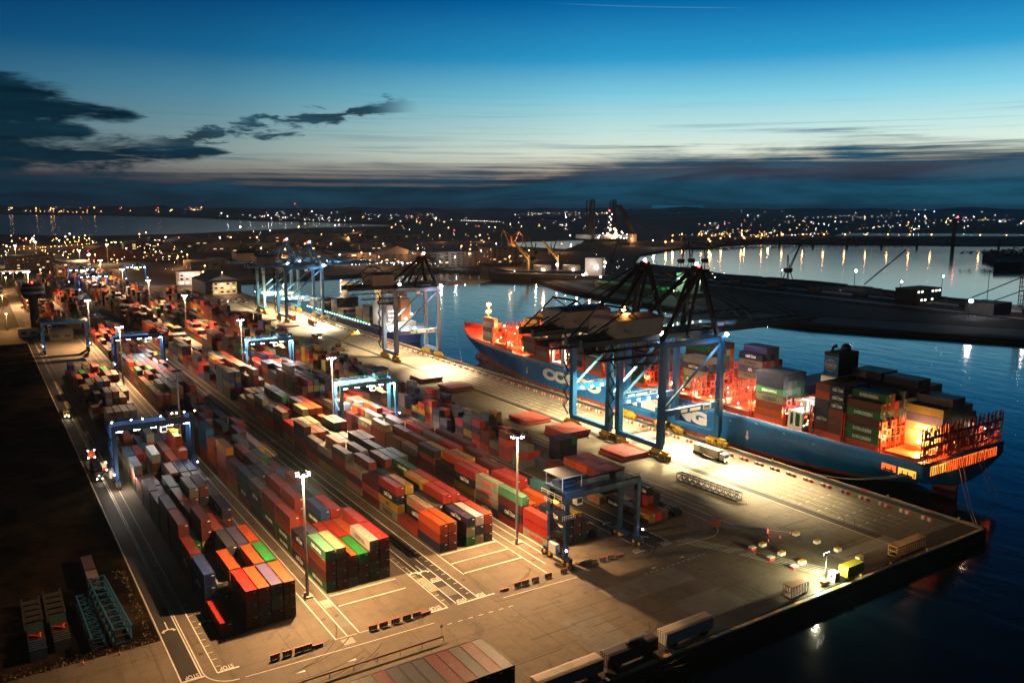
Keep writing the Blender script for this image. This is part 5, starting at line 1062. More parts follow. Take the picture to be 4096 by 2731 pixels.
ln(26.7, 154.8, 30.9, 154.8, .45); ln(33.3, 154.6, 37.5, 154.6, .45); ln(79, 153.4, 83.9, 153.4, .45); ln(86.4, 153.4, 89.4, 153.4, .4); ln(89.4, 153.4, 92.1, 153.4, .4); ln(92.1, 153.4, 96.5, 153.4, .4); ln(86.2, 166.4, 89.6, 166.4, .4); ln(139.4, 152.4, 143.1, 152.4, .45); ln(149, 152, 152.7, 152, .45)
ln(62.6, 153.8, 79, 153.4, .14); ln(37.5, 150.2, 62, 149.2, .14); ln(62, 149.2, 78, 148.8, .16); ln(97, 150.4, 118, 149.6, .14); ln(62, 153.8, 57, 153.9, .14)
cx_ = []
for i in range(14):   # the curve out of the left lane
    a = i / 13 * math.pi / 2; cx_.append((36.4 - 5.5 * math.cos(a), 156.2 - 6.0 * math.sin(a)))
for a, b in zip(cx_, cx_[1:]): ln(a[0], a[1], b[0], b[1], .22)
for i in range(7): a, b = 80 + i * 2.6, 81.2 + i * 2.6; ln(a, 146.6 - i * .1, b, 146.6 - i * .1, .14)
for i in range(5): ln(154 + i * 1.1, 153 - i * .2, 161 + i * 1.1, 139 - i * .2, .18); ln(162 + i * 1.1, 137 - i * .2, 170 + i * 1.2, 118, .18)
for i in range(10):
    a0, a1 = i / 10 * 1.5, (i + 1) / 10 * 1.5; ln(164 + 8.5 * math.sin(a0), 158 - 9 * math.cos(a0) + 0, 164 + 8.5 * math.sin(a1), 158 - 9 * math.cos(a1), .2)
ln(172.5, 158, 172.5, 175, .18); ln(176.5, 150, 186, 139, .18); ln(152.7, 150, 164, 149, .18)
for i in range(12): ln(133 + i * 1.9, 141.6 + i * .05, 134 + i * 1.9, 141.6 + i * .05, .14)
for y0 in range(157, 190, 3):
    for x in (34.0, 84.6, 91.2): ln(x - .5, y0, x + .5, y0, .14)
for bx, by in ((28.6, 176.5), (36.0, 176.0), (87.6, 172.2), (85.0, 172.6), (146.5, 172), (148.6, 158.5)):   # turn arrows
    ln(bx, by + 1.2, bx, by + 4.8, .24)
    for s in (-1, 1): mb.add([(bx, by + 1.3, Z1), (bx + s * .9, by + .8, Z1), (bx + s * 1.0, by + .2, Z1), (bx, by + .7, Z1)], [(0, 1, 2, 3) if s > 0 else (0, 3, 2, 1)]); mb.add([(bx + s * .7, by + 1.3, Z1), (bx + s * 1.55, by + .1, Z1), (bx + s * .9, by - .4, Z1)], [(0, 1, 2)])
for x, y, s in ((56, 144.5, 1), (46, 146.0, 1), (147, 144, 1), (139, 143.2, -1)): mb.add([(x, y, Z1), (x + s * 1.9, y + .32, Z1), (x + s * 1.9, y - .32, Z1)], [(0, 1, 2)])
for Y in (172.9, 167.2): mb.box(63.2, 80.0, Y - .16, Y + .16, .03, .14)
for Y in (178.9, 172.9, 166.4): mb.box(95.8, 113.0, Y - .16, Y + .16, .03, .14)
rm = struct('road_marking', mb, MARK)
for x, y, w_ in ((28.8, 155.8, 2.5), (35.3, 155.6, 2.6), (81.2, 154.6, 2.9), (87.9, 154.6, 2.2), (93.2, 154.6, 2.2), (88.0, 167.6, 2.2), (140.9, 153.5, 2.6), (150.6, 153.1, 2.6)):
    o = text('STOP', (x, y, .034), w_, 1.5, 'G', MARK, rm, .01, 'stop_lettering')
# lighter and darker repair patches
mb = MB(); q = random.Random(8)
for x, y, w_, d, k in ((58, 150.6, 2.6, 2.4, 0), (28.9, 158.5, 1.4, 2.4, 0), (86.6, 158, 2.6, 5, 1), (60.3, 158, 2.2, 6, 1), (60.3, 168, 2.2, 4, 0), (84.2, 162, 1.9, 8, 0), (182, 119, 24, 4.6, 0), (128, 118, 16, 9, 1), (118, 133, 24, 8, 1), (100, 120, 10, 14, 1)): mb.box(x, x + w_, y, y + d, .0172, .0195, k)
struct('repair_patch', mb, [ground_mat('patch_light', (.24, .22, .18), (.30, .27, .22), .2), ground_mat('patch_dark', (.10, .095, .085), (.14, .13, .115), .2)])

# ---------------------------------------------------------------- place the containers
def exposed(d):
    g = lambda db, dc, dt: (d['b'], d['bay'] + db, d['c'] + dc, d['t'] + dt) in OCC
    return (not g(0, 0, 1)) or (not g(-1, 0, 0)) or (not g(0, -1, 0)), (not g(0, 1, 0)) or (not g(1, 0, 0))
vis, rest = [], []
for d in ALL:
    a, b_ = exposed(d) if d['b'] != 'Q' else (True, True)
    ctr = Vector((d['x'] + 1.2, d['y'] + d['L'] / 2, d['z'] + 1.3)); v = ctr - CAM; dep = v.dot(_f)
    inside = abs(v.dot(_rt) / dep) < .66 and -.445 < v.dot(_u) / dep
    d['dist'] = dep * (1.25 if d['L'] < 8 else 1.0) * (.62 if d['logo'] and d['b'] == 'S' else .8 if d['logo'] else 1.0) * (.9 if d['b'] == 'S' and d['c'] < 2 else 1)
    if a and inside: vis.append(d)
    elif a or b_: rest.append(d)
vis.sort(key=lambda d: d['dist']); near, far = vis[:296], vis[296:] + rest
SIDE = {'CMA CGM': (5.2, 1.0, 'white'), 'COSCO': (6.0, 1.15, 'dark'), 'CHINA SHIPPING': (6.6, .95, 'white'), 'YANG MING': (6.6, 1.05, 'red'), 'EVERGREEN': (6.6, 1.1, 'white'), 'MAERSK': (6.6, 1.3, 'dark'), 'MSC': (2.4, 1.2, 'dark'), 'Hapag-Lloyd': (6.4, 1.0, 'dark'), 'Safmarine': (4.2, 1.1, 'white'), 'APL': (2.2, 1.2, 'white')}
LM = {'white': mat('lettering_white', (.75, .75, .72), .5, wear=.1), 'dark': mat('lettering_dark', (.03, .035, .06), .5, wear=.1), 'red': mat('lettering_red', (.62, .03, .04), .5, wear=.1)}
MKM = {}
for k_, L_ in ((40, L40), (20, 6.06)):
    mk = MB(); mk.box(1.62, 2.2, -.075, -.06, 2.0, 2.16); 
    MKM[k_] = mk.mesh('marking_panel', LM['white'])
gn = dict(A='containers of the leftmost block', B='containers of the second block', C='containers of the third block', D='containers of the fourth block', E='short containers by the apron', S='containers on the big ship', N='containers along the bottom edge', Q='containers on the dark ground')
for d in near:
    key = 20 if d['L'] < 8 else 40; L = 6.06 if key == 20 else L40
    o = bpy.data.objects.new('shipping_container', BODY[key]); COL.objects.link(o); o.location = (d['x'], d['y'], d['z'] + .03); sy = d['L'] / L; sz = (d['H'] - .03) / H40
    o.scale = (1, sy, sz); col = tuple(v * rnd.uniform(.85, 1.1) for v in C[d['col']]); o.color = (*col, 1)
    bay = int(d['bay']) + 1; bn = BN.get(d['b'], 'yard')
    lab = d['where'] or '%s container, %s tier, %s column, %s bay, %s' % (CN[d['col']], ORD[d['t'] + 1], ORD[d['c'] + 1], ORD[bay], bn)
    tag(o, lab, 'container', gn.get(d['b'], 'containers of the far yard'))
    dr = bpy.data.objects.new('door_bars', DOOR[key]); COL.objects.link(dr); dr.parent = o; dr.color = (*(v * .7 for v in col), 1)
    mk = bpy.data.objects.new('marking_panel', MKM[key]); COL.objects.link(mk); mk.parent = o
    if not d['logo'] and (d['b'], d['bay'], d['c'] - 1, d['t']) not in OCC and d['col'] in ('navy', 'green', 'yellow') and rnd.random() < .6: d['logo'] = {'navy': 'CMA CGM', 'green': 'CHINA SHIPPING', 'yellow': 'MSC'}[d['col']]
    if d['logo']:
        if d['logo'] == 'swoosh': s_, w_, h_, c_ = 'CMA CGM', 4.4, .9, 'white'
        else: s_ = d['logo']; w_, h_, c_ = SIDE[s_]
        if s_ == 'COSCO' and d['col'] == 'navy': c_ = 'white'
        if key == 20: w_, h_ = min(w_, 4.4), h_ * .9
        if s_ == 'MSC' and d['col'] not in ('yellow', 'gold'): c_ = 'white'
        cxs = d['L'] / 2
        if s_ == 'CMA CGM':   # a short arc above the words
            ar = MB()
            for k_ in range(6): a0, a1 = math.radians(50 + k_ * 14), math.radians(64 + k_ * 14); ar.bar((-.03, cxs - 1.5 * math.cos(a0), 1.2 + .85 * math.sin(a0)), (-.03, cxs - 1.5 * math.cos(a1), 1.2 + .85 * math.sin(a1)), .03, .1)
            am = ar.mesh('logo_arc', LM['white']); ao = bpy.data.objects.new('logo_arc', am); COL.objects.link(ao); ao.parent = o; ao.scale = (1, 1 / sy, 1 / sz)
        ORG[o.name] = Vector((0, 0, 0)); tx = text(s_, (-.045, cxs, 1.25), w_, h_, 'W', LM[c_], o, .03)
# everything smaller in the picture goes into one mesh with a colour per box
mb = MB(); cols = []
for d in far:
    x, y, z = d['x'], d['y'], d['z']; mb.box(x, x + 2.44, y, y + d['L'], z + .04, z + d['H']); cc = tuple(v * rnd.uniform(.8, 1.1) for v in C[d['col']]); cols += [cc] * 6
o = mb.build('container_stacks', CMV); ca = o.data.color_attributes.new('Col', 'FLOAT_COLOR', 'CORNER')
flat = []
for p, c_ in zip(o.data.polygons, cols): flat += list((*c_, 1.0)) * p.loop_total
ca.data.foreach_set('color', flat); tag(o, 'stacked containers filling the yard and ship beyond the nearest rows', 'container stacks', kind='stuff')
print('containers', len(ALL), 'near', len(near), 'far', len(far), 'cut', near[-1]['dist'])
# ---------------------------------------------------------------- vehicles
def truck(x, y, rot, label, load=None, cab=WHITE, lights_on=True, group=None):
    t = thing('truck', (0, 0, 0), label, 'truck', group)
    MB().box(-1.15, 1.15, 6.6, 9.0, .9, 3.3).build('cab', cab, t); MB().box(-1.0, 1.0, 9.002, 9.03, 1.9, 2.9).build('windscreen', GLASS, t)
    MB().box(-1.1, 1.1, -6.2, 6.3, .95, 1.3).build('trailer_bed', DARK, t)
    if load: MB().box(-1.22, 1.22, -6.1, 6.1, 1.32, 3.9).build('load_box', load, t)
    for yy in (8.2, 5.6, -4.6, -3.3, -5.8):
        MB().cyl((-1.15, yy, .5), (1.15, yy, .5), .5, .5, 12).build('wheel', BLACK, t)
    if not lights_on: mb = MB(); mb.box(-1.0, -.6, -6.3, -6.2, .9, 1.2); mb.box(.6, 1.0, -6.3, -6.2, .9, 1.2); mb.build('tail_lamp', E_RED, t)
    if lights_on:
        mb = MB(); mb.ball((-.8, 9.05, 1.0), .16); mb.ball((.8, 9.05, 1.0), .16); mb.build('headlight', E_WARM, t); mb = MB(); mb.ball((-.9, -6.25, 1.0), .14); mb.ball((.9, -6.25, 1.0), .14); mb.build('tail_lamp', E_RED, t)
        light(0, 11, 1.4, (1, .82, .6), 260, .2, t)
    t.location = (x, y, .03); t.rotation_euler = (0, 0, R(rot)); return t
truck(218.6, 201.5, 180, 'white container truck driving along the quay under the crane', load=CREAM)
truck(28.6, 397.0, 180, 'truck with yellow headlights coming down the left road', lights_on=True, cab=YEL)
truck(175.0, 146.5, 40, 'dark red truck turning on the open quay end', cab=mat('truck_dark_red', (.16, .03, .02), .5), lights_on=False)
truck(29.4, 300, 180, 'dark truck passing left of the near left gantry', load=DARK, cab=DARK)
truck(215.0, 606.0, 178, 'red box truck on the lit quay by the far cranes', load=REDP, cab=REDP); truck(211.0, 640.0, 0, 'red trailer standing by the far crane legs', load=REDP, cab=REDP)
truck(196, 545, 178, 'flat truck crossing the apron behind the hatch cover', cab=DARK)
# reach stacker
t = thing('reach_stacker', (188, 482, 0), 'yellow reach stacker with a lit raised arm on the apron', 'reach stacker')
MB().box(185.5, 190.5, 479.5, 487, 1, 2.6).build('chassis', YEL, t); MB().box(186.5, 189, 481, 483.4, 2.6, 4.6).build('cab', DARK, t); MB().bar((188, 487, 3), (195, 473, 13), 1.1).build('arm', YEL, t); MB().box(192, 198, 471.5, 473.5, 11.6, 12.4).build('spreader', YEL, t)
mb = MB(); [mb.cyl((x, y, .9), (x + .7, y, .9), .9, .9, 12) for x in (185, 190.2) for y in (480.6, 486)]; mb.build('wheel', BLACK, t); MB().ball((196.5, 472, 13.2), .5).build('work_lamp', E_WARM, t); light(196.5, 471, 11.2, WARM, 1500, .3, t)
# small lifts left of the near-left gantry
for i, (x, y, l) in enumerate(((30.0, 318, 'red lit loader beside the near left gantry beam'), (31.5, 300, 'lit terminal tractor behind the near left gantry leg'))):
    t = thing('terminal_tractor', (x, y, 0), l, 'tractor'); MB().box(x - 1.2, x + 1.2, y, y + 5, .9, 2.0).build('chassis', REDP, t); MB().box(x - 1.1, x + 1.1, y, y + 2, 2.0, 3.6).build('cab', REDP if i == 0 else WHITE, t); mb = MB(); [mb.cyl((x - 1.2, yy, .5), (x + 1.2, yy, .5), .5, .5, 10) for yy in (y + .8, y + 4)]; mb.build('wheel', BLACK, t); mb = MB(); [mb.ball((x + a, y - .1, z), .2) for a, z in ((-1, 1.1), (1, 1.1), (-1, 3.7), (1, 3.7))]; mb.build('work_lamp', E_WARM, t); light(x, y - 1.2, 2, WARM, 90, .2, t)
# cars by the far office
for i in range(18):
    x, y = 196 + (i % 6) * 4.5 + rnd.uniform(-.6, .6), 800 - (i // 6) * 12 + rnd.uniform(-1, 1); cm_ = [WHITE, GREY, REDP, DARK][i % 4]
    t = thing('parked_car', (x, y, 0), 'small parked car in the lit lot before the dark warehouse', 'car', 'cars parked by the warehouse'); MB().box(x - .9, x + .9, y, y + 4.2, .35, 1.0).build('body', cm_, t); MB().hexa([(x - .85, y + .9, 1), (x + .85, y + .9, 1), (x + .85, y + 3.6, 1), (x - .85, y + 3.6, 1), (x - .7, y + 1.4, 1.5), (x + .7, y + 1.4, 1.5), (x + .7, y + 3.1, 1.5), (x - .7, y + 3.1, 1.5)]).build('cabin_glass', GLASS, t)
light(205, 790, 12, WARM, 16000, .5)
bpy.context.scene.objects[-1].name = 'lot_light'

# ---------------------------------------------------------------- control tower
t = thing('control_tower', (34, 657, 0), 'round dark control tower with ringed cab left of the yard', 'control tower')
MB().cyl((34, 657, 0), (34, 657, 27), 3.0, 3.0, 18).build('shaft', mat('dark_concrete', (.05, .048, .045), .85), t)
mb = MB(); mb.cyl((34, 657, 26.4), (34, 657, 29.4), 6.4, 7.6, 24); mb.cyl((34, 657, 31), (34, 657, 33), 7.4, 7.2, 24); mb.cyl((34, 657, 34.4), (34, 657, 36), 6.4, 6.2, 24); cab = mb.build('cab', DARK, t)
mb = MB(); mb.cyl((34, 657, 29.4), (34, 657, 31), 7.5, 7.4, 24); mb.cyl((34, 657, 33), (34, 657, 34.4), 7.0, 6.5, 24); mb.build('cab_band', GREY, cab)
MB().ball((34, 655, 37), .5).build('beacon', E_RED, t); MB().cyl((34, 657, 36), (34, 657, 41), .1, .1, 6).build('antenna', DARK, t)
# ---------------------------------------------------------------- buildings
def building(x, y, w_, d, h, m, label, name='warehouse', cat='warehouse', roof='flat', win=None, winm=E_DIM, rm=ROOF, group=None, wn=6):
    t = thing(name, (x, y, 0), label, cat, group); MB().box(x, x + w_, y, y + d, 0, h).build('wall', m, t); mb = MB()
    if roof == 'gable': mb.add([(x - .4, y - .4, h), (x + w_ + .4, y - .4, h), (x + w_ + .4, y + d + .4, h), (x - .4, y + d + .4, h), (x + w_ / 2, y - .4, h + w_ * .18), (x + w_ / 2, y + d + .4, h + w_ * .18)], [(0, 4, 5, 3), (1, 2, 5, 4), (0, 1, 4), (3, 5, 2), (0, 3, 2, 1)])
    else: mb.box(x - .3, x + w_ + .3, y - .3, y + d + .3, h, h + .6)
    mb.build('roof', rm, t)
    if win:
        mb = MB(); q = random.Random(int(x + y)); n_ = max(2, int(w_ / wn)); dark = MB()
        for z in range(2, int(h) - 1, 4):
            for i in range(n_):
                a = x + (i + .25) * w_ / n_; (mb if q.random() < win else dark).box(a, a + w_ / n_ * .5, y - .08, y - .02, z, z + 1.6)
            for i in range(max(2, int(d / wn))):
                a = y + (i + .25) * d / max(2, int(d / wn)); (mb if q.random() < win * .6 else dark).box(x - .08, x - .02, a, a + 1.6, z, z + 1.6)
        if mb.v: mb.build('lit_window', winm, t)
        if dark.v: dark.build('window', GLASS, t)
    return t
building(40, 624, 14, 10, 7, mat('dim_cream', (.16, .14, .11), .8), 'small cream office at the foot of the control tower', 'office_building', 'office', win=.1)
building(23, 650, 12, 8, 5, GREY, 'low grey annex left of the control tower', 'annex_building', 'annex', win=.1)
building(197, 866, 36, 60, 13, DARK, 'large dark warehouse with a lit cream front', roof='gable')
building(203, 860, 24, 5.5, 12, CREAM, 'lit cream gate hall before the dark warehouse', 'gate_hall', 'gate hall', win=.4); light(214, 848, 9, WARM, 12000, .5); bpy.context.scene.objects[-1].name = 'gate_light'
building(196, 985, 24, 16, 15, WHITE, 'white office block beside the dark warehouse', 'office_building', 'office', win=.6, winm=E_WHWIN); light(206, 972, 16, (1, .95, .9), 9000, .6); bpy.context.scene.objects[-1].name = 'office_light'
building(90, 1180, 40, 70, 16, mat('grey_render', (.20, .18, .16), .8), 'big grey grain shed among the far left masts', win=.15)
building(40, 1330, 60, 50, 18, mat('brown_render', (.14, .10, .09), .8), 'brown shed row behind the far left containers', win=.1); building(150, 1500, 90, 30, 8, mat('dim_red', (.12, .025, .015), .8), 'low red roofed shed at far left', roof='gable', rm=mat('dim_red', (.12, .025, .015), .8))
t = thing('lit_canopy', (-60, 1180, 0), 'long lit canopy with rows of lamps at the far left edge', 'canopy'); MB().box(-140, 60, 1170, 1195, 9, 10.5).build('roof', CREAM, t); mb = MB(); [mb.box(x - .4, x + .4, 1171, 1172, 0, 9) for x in range(-138, 60, 12)]; mb.build('post', GREY, t); mb = MB(); [mb.ball((x, 1169, 8), .55) for x in range(-136, 58, 7)]; mb.build('canopy_lamp', E_WHITE, t); light(-40, 1165, 7, WH, 30000, 1, t); light(20, 1165, 7, WH, 30000, 1, t)
building(405, 1250, 180, 50, 14, mat('dim_render', (.07, .065, .07), .9), 'long dark shed north of the basin', win=.12, wn=14); building(560, 1080, 90, 60, 22, mat('pale_dim', (.13, .125, .13), .9), 'tall pale grain silo block behind the basin', 'silo_building', 'silo', win=.1, wn=10)
building(690, 1105, 60, 40, 24, mat('pale_dim', (.13, .125, .13), .9), 'second silo block right of the tall pale one', 'silo_building', 'silo', win=.15, wn=10); building(1800, 5200, 60, 40, 62, mat('pale_dim', (.13, .125, .13), .9), 'far tower block with a lit top floor', 'tower_block', 'tower block', win=.1, wn=10)
building(2020, 5000, 110, 60, 60, mat('pale_dim', (.13, .125, .13), .9), 'far hotel block with a bright roof line', 'tower_block', 'tower block'); MB()
qb = random.Random(77); nb = 0
while nb < 46:
    x, y = qb.uniform(240, 1100), qb.uniform(1120, 2300)
    if x > 500 + (y - 1100) * .55: continue
    w_, d, h = qb.uniform(20, 80), qb.uniform(15, 50), qb.uniform(5, 14); building(x, y, w_, d, h, mat('dim_render', (.07, .065, .07), .9), 'low dark port building in the unlit district north of the basin', 'port_building', 'building', roof='gable' if qb.random() < .4 else 'flat', win=.14, group='dark buildings north of the basin', wn=12); nb += 1
# mole buildings
building(748, 436, 42, 22, 13, DARK, 'dark two storey block with lit windows on the mole', 'mole_building', 'building', win=.3, winm=E_WHWIN); building(790, 452, 24, 12, 7, TANB, 'low pale annex right of the dark mole block', 'mole_building', 'building', win=.2)
building(722, 352, 30, 24, 9, mat('mid_render', (.10, .10, .105), .9), 'grey shed beside the bright flood on the mole', 'storage_shed', 'shed'); building(770, 300, 60, 44, 12, DARK, 'dark shed at the right end of the mole', 'storage_shed', 'shed')
t = thing('flood_lamp', (690, 356, 0), 'bright white flood lamp on the mole near the right edge', 'flood lamp'); MB().cyl((690, 356, 0), (690, 356, 13), .3, .2, 8).build('pole', DARK, t); MB().ball((690, 355, 14), 1.6, n=10, m=6).build('lamp_glass', E_HEAD, t); light(689, 352, 13.6, (.95, .97, 1), 5000, .6, t)
mb = MB(); mb.box(604, 900, 200, 990, 0, .02); 
EB = [(790, 120), (800, 300), (806, 363), (823, 413), (815, 451), (838, 513), (858, 609), (854, 703), (845, 766), (900, 899), (912, 1020)]
mb = MB(); q = random.Random(2)
for i in range(60): y = 130 + i * 12.6; x = 4 + [p_[0] + (r_[0] - p_[0]) * (y - p_[1]) / (r_[1] - p_[1]) for p_, r_ in zip(EB, EB[1:]) if p_[1] <= y <= r_[1]][0] - 8; hh = q.uniform(.6, 1.8); mb.box(x - 5, x + 7, y, y + 12.8, 0, hh)
tag(mb.build('stone_embankment', G_LAND), kind='structure')
mb = MB(); mb.add([(612, 300, .01), (640, 205, .01), (700, 175, .01), (652, 300, .01), (560, 470, .01), (556, 620, .01), (612, 820, .01), (598, 824, .01), (534, 631, .01), (534, 470, .01), (583, 322, .01)], [(0, 1, 2, 3), (10, 0, 3, 4), (9, 10, 4), (9, 4, 5, 8), (8, 5, 6, 7)]); struct('mole_quay', mb, ground_mat('mole_concrete', (.055, .062, .072), (.085, .095, .105), .03))
mb = MB(); q = random.Random(14)
for k_, (x0, z0) in enumerate(((790, 3.4), (748, 2.0), (700, 1.4))):
    for i in range(58): y = 215 + i * 10.6; mb.add([(x0 - 9, y, .02), (x0 + 9, y, .02), (x0 + 9, y + 10.6, .02), (x0 - 9, y + 10.6, .02), (x0 + q.uniform(-3, 3), y + 5, z0 * q.uniform(.5, 1.1))], [(0, 1, 4), (1, 2, 4), (2, 3, 4), (3, 0, 4)])
tag(mb.build('bulk_heaps', mat('dark_heap', (.035, .039, .045), .95)), 'long low dark heaps of bulk material in rows along the mole', 'bulk heaps', kind='stuff')
mb = MB(); mb.box(762, 778, 200, 830, 0, .012); mb.box(716, 728, 200, 830, 0, .012); struct('mole_road', mb, ground_mat('mole_road_surface', (.20, .22, .24), (.28, .30, .32), .05))
for i in range(9):
    y = 330 + i * 55; t = thing('freight_truck', (760, y, 0), 'small dark railway wagon standing on the mole', 'wagon', 'wagons standing along the mole'); MB().box(758, 762, y, y + 16, 1, 4.2).build('body', mat('wagon_dim', (.09, .05, .04), .8), t); MB().box(757.6, 762.4, y + .5, y + 15.5, .2, .98).build('underframe', DARK, t)
# coal and pipe line on the mole
MB().box(790, 793, 340, 800, .02, 1.0).build('x', DARK); o = bpy.context.scene.objects[-1]; o.name = 'pipeline'; tag(o, 'long low pipeline running along the mole', 'pipeline')
def small_mast(x, y, h, label, m=E_HEAD, r=1.0, wt=0, g='lamp posts on the mole'):
    t = thing('lamp_post', (x, y, 0), label, 'lamp post', g); MB().cyl((x, y, 0), (x, y, h), .35, .25, 8).build('pole', DARK, t); MB().box(x - 2.2, x + 2.2, y - .5, y + .5, h, h + .6).build('head', DARK, t)
    if m: MB().ball((x, y - 1, h - .6 - r), r).build('lamp_glass', m, t)
    if wt: light(x, y - 2.5, h - 2, (.95, .95, 1), wt, .6, t)
small_mast(827, 556, 22, 'lamp post with a bright lamp in the middle of the mole', r=1.3, wt=5000); small_mast(812, 448, 24, 'lamp post right of the dark mole block', r=.8); small_mast(816, 405, 30, 'unlit lamp post near the right lattice tower', None); small_mast(822, 498, 14, 'lamp over the roof of the dark mole block', E_HEAD, .8); small_mast(842, 668, 14, 'short lamp post beside the harbour crane on the mole', E_WHITE, .5)
# harbour cranes
def harbour_crane(x, y, h, reach, label, m=DARK, flip=1, base=True):
    t = thing('harbour_crane', (x, y, 0), label, 'harbour crane', 'harbour cranes'); mb = MB()
    for a, b in ((-5, -5), (5, -5), (5, 5), (-5, 5)): mb.bar((x + a, y + b, 0), (x + a * .4, y + b * .4, 11), .9)
    mb.box(x - 3, x + 3, y - 3, y + 3, 10.6, 12); mb.build('portal', m, t); MB().box(x - 4, x + 4, y - 3.5, y + 3.5, 12, 16.5).build('machine_house', m, t)
    mb = MB(); mb.bar((x, y - 1.4, 16), (x - flip * 2, y - .6, h * .72), .7); mb.bar((x, y + 1.4, 16), (x - flip * 2, y + .6, h * .72), .7); mb.build('mast', m, t)
    mb = MB(); px, pz = x + flip * reach * .75, h
    for s in (-1.2, 1.2): mb.bar((x + flip * 2, y + s, 15), (px, y + s * .3, pz), .8)
    for i in range(1, 8): f_ = i / 8; mb.bar((x + flip * 2 + (px - x - flip * 2) * f_, y - 1.2 * (1 - f_ * .7), 15 + (pz - 15) * f_), (x + flip * 2 + (px - x - flip * 2) * f_, y + 1.2 * (1 - f_ * .7), 15 + (pz - 15) * f_), .4)
    mb.bar((px, y, pz), (px + flip * reach * .3, y, pz - h * .22), .8); mb.bar((x - flip * 2, y, h * .72), (px, y, pz), .35); mb.build('jib', m, t); MB().bar((px + flip * reach * .28, y, pz - h * .22), (px + flip * reach * .28, y, 10), .18).build('hoist_rope', m, t)
harbour_crane(838, 655, 45, 28, 'dark harbour crane leaning over the river on the mole'); harbour_crane(850, 850, 40, 10, 'dark harbour crane left end of the mole, single jib'); harbour_crane(870.5, 850, 41, 9, 'left of two harbour cranes behind the apex of the near crane', flip=-1); harbour_crane(886, 838, 40, 9, 'right of two harbour cranes behind the apex of the near crane')
harbour_crane(798, 1141, 40, 16, 'harbour crane behind the shed roofs', flip=-1); harbour_crane(818, 1120, 40, 16, 'second harbour crane behind the shed roofs'); harbour_crane(892, 1353, 42, 22, 'orange lit harbour crane at the dock', mat('orange_lit_paint', (.40, .20, .05), .6)); harbour_crane(926, 1413, 42, 20, 'orange harbour crane farther along the dock', mat('orange_lit_paint', (.40, .20, .05), .6), -1)  # orange lamp light put into the colour of the two dock cranes
harbour_crane(760, 900, 44, 20, 'dark harbour crane behind the lit bulk ship'); harbour_crane(560, 1062, 40, 20, 'dark harbour crane at the head of the basin', flip=-1); harbour_crane(700, 1010, 40, 18, 'dark harbour crane right of the yellow pair', flip=-1)
light(905, 1335, 22, ORG_, 90000, 1); bpy.context.scene.objects[-1].name = 'dock_light'
# lattice crane and guyed tower at the right edge
t = truss('lattice_boom', (822, 540, 6), (850, 512, 44), 1.8, 1.4, GREY, 'pale lattice crane boom leaning over the mole', 'crane boom', 14)
t = thing('lattice_tower', (800.5, 366.5, 0), 'tall dark lattice loading tower at the right edge', 'loading tower'); mb = MB()
for a, b in ((-2, -2), (2, -2), (2, 2), (-2, 2)): mb.bar((800.5 + a, 366.5 + b, 0), (800.5 + a, 366.5 + b, 47), .6)
for z in range(3, 48, 4): mb.box(798, 803, 364, 369, z, z + .4); mb.bar((798.5, 364.5, z), (802.5, 364.5, z + 4), .3)
mb.build('frame', DARK, t); mb = MB(); mb.bar((800, 366, 29), (764, 402, 4), .8); mb.bar((800, 366, 16), (774, 384, 4), .7); mb.build('conveyor', DARK, t); MB().ball((799, 361, 29), 1.1).build('lamp_glass', E_HEAD, t); light(800, 372, 14, WH, 12000, .6, t)
t = thing('loading_hopper', (800, 352, 0), 'low pale hopper with lamps at the right edge of the mole', 'hopper'); mb = MB(); mb.box(790, 812, 345, 352, 2, 5); mb.hexa([(792, 346, 0), (798, 346, 0), (798, 351, 0), (792, 351, 0), (790, 345, 2), (800, 345, 2), (800, 352, 2), (790, 352, 2)]); mb.build('hopper', GREY, t); mb = MB(); [mb.ball((x, 343.5, 7), .9) for x in (791, 801, 808)]; mb.build('lamp_glass', E_WHITE, t)
# jack-up rig
t = thing('drilling_rig', (1346, 1676, 0), 'jack-up drilling rig with two tall dark lattice legs', 'drilling rig')
for x, y, w_ in ((1346, 1676, 14), (1442, 1700, 11)):
    mb = MB(); s = w_ / 2
    for a, b in ((-s, -s), (s, -s), (s, s), (-s, s)): mb.bar((x + a, y + b, 0), (x + a, y + b, 106), 2.2)
    for z in range(0, 106, 5):
        mb.box(x - s, x + s, y - s, y - s + 1, z, z + 1.0); mb.bar((x - s, y - s, z), (x + s, y - s, z + 5), 1.0); mb.bar((x + s, y - s, z), (x - s, y - s, z + 5), 1.0); mb.box(x - s, x - s + 1, y - s, y + s, z, z + 1)
    mb.build('leg', DARK, t)
MB().box(1330, 1460, 1650, 1715, 8, 18).build('platform', GREY, t); mb = MB(); mb.bar((1385, 1660, 18), (1393, 1660, 78), 1.4); mb.bar((1401, 1660, 18), (1393, 1660, 78), 1.4); [mb.bar((1386 + i * .8, 1660, 20 + i * 7), (1400 - i * .8, 1660, 20 + i * 7), .7) for i in range(8)]; mb.build('derrick', DARK, t)
mb = MB(); [mb.ball((1388 + i + (i % 2) * 7, 1656, 22 + i * 7), .9) for i in range(8)]; mb.build('derrick_lamp', F_W, t); MB().ball((1393, 1656, 80), 1.4).build('top_lamp', F_R, t)
mb = MB(); [mb.ball((1340 + qb.uniform(0, 110), 1646, qb.uniform(8, 26)), qb.uniform(.6, 1.0)) for _ in range(20)]; mb.build('deck_lamp', F_W, t); mb = MB(); [mb.ball((1380 + qb.uniform(0, 30), 1645, qb.uniform(10, 34)), 2.2) for _ in range(14)]; mb.build('flare_lamp', F_O, t)
t = thing('floating_crane', (1314, 1486, 0), 'dark heavy lift crane with a bent boom beside the rig', 'floating crane'); mb = MB()
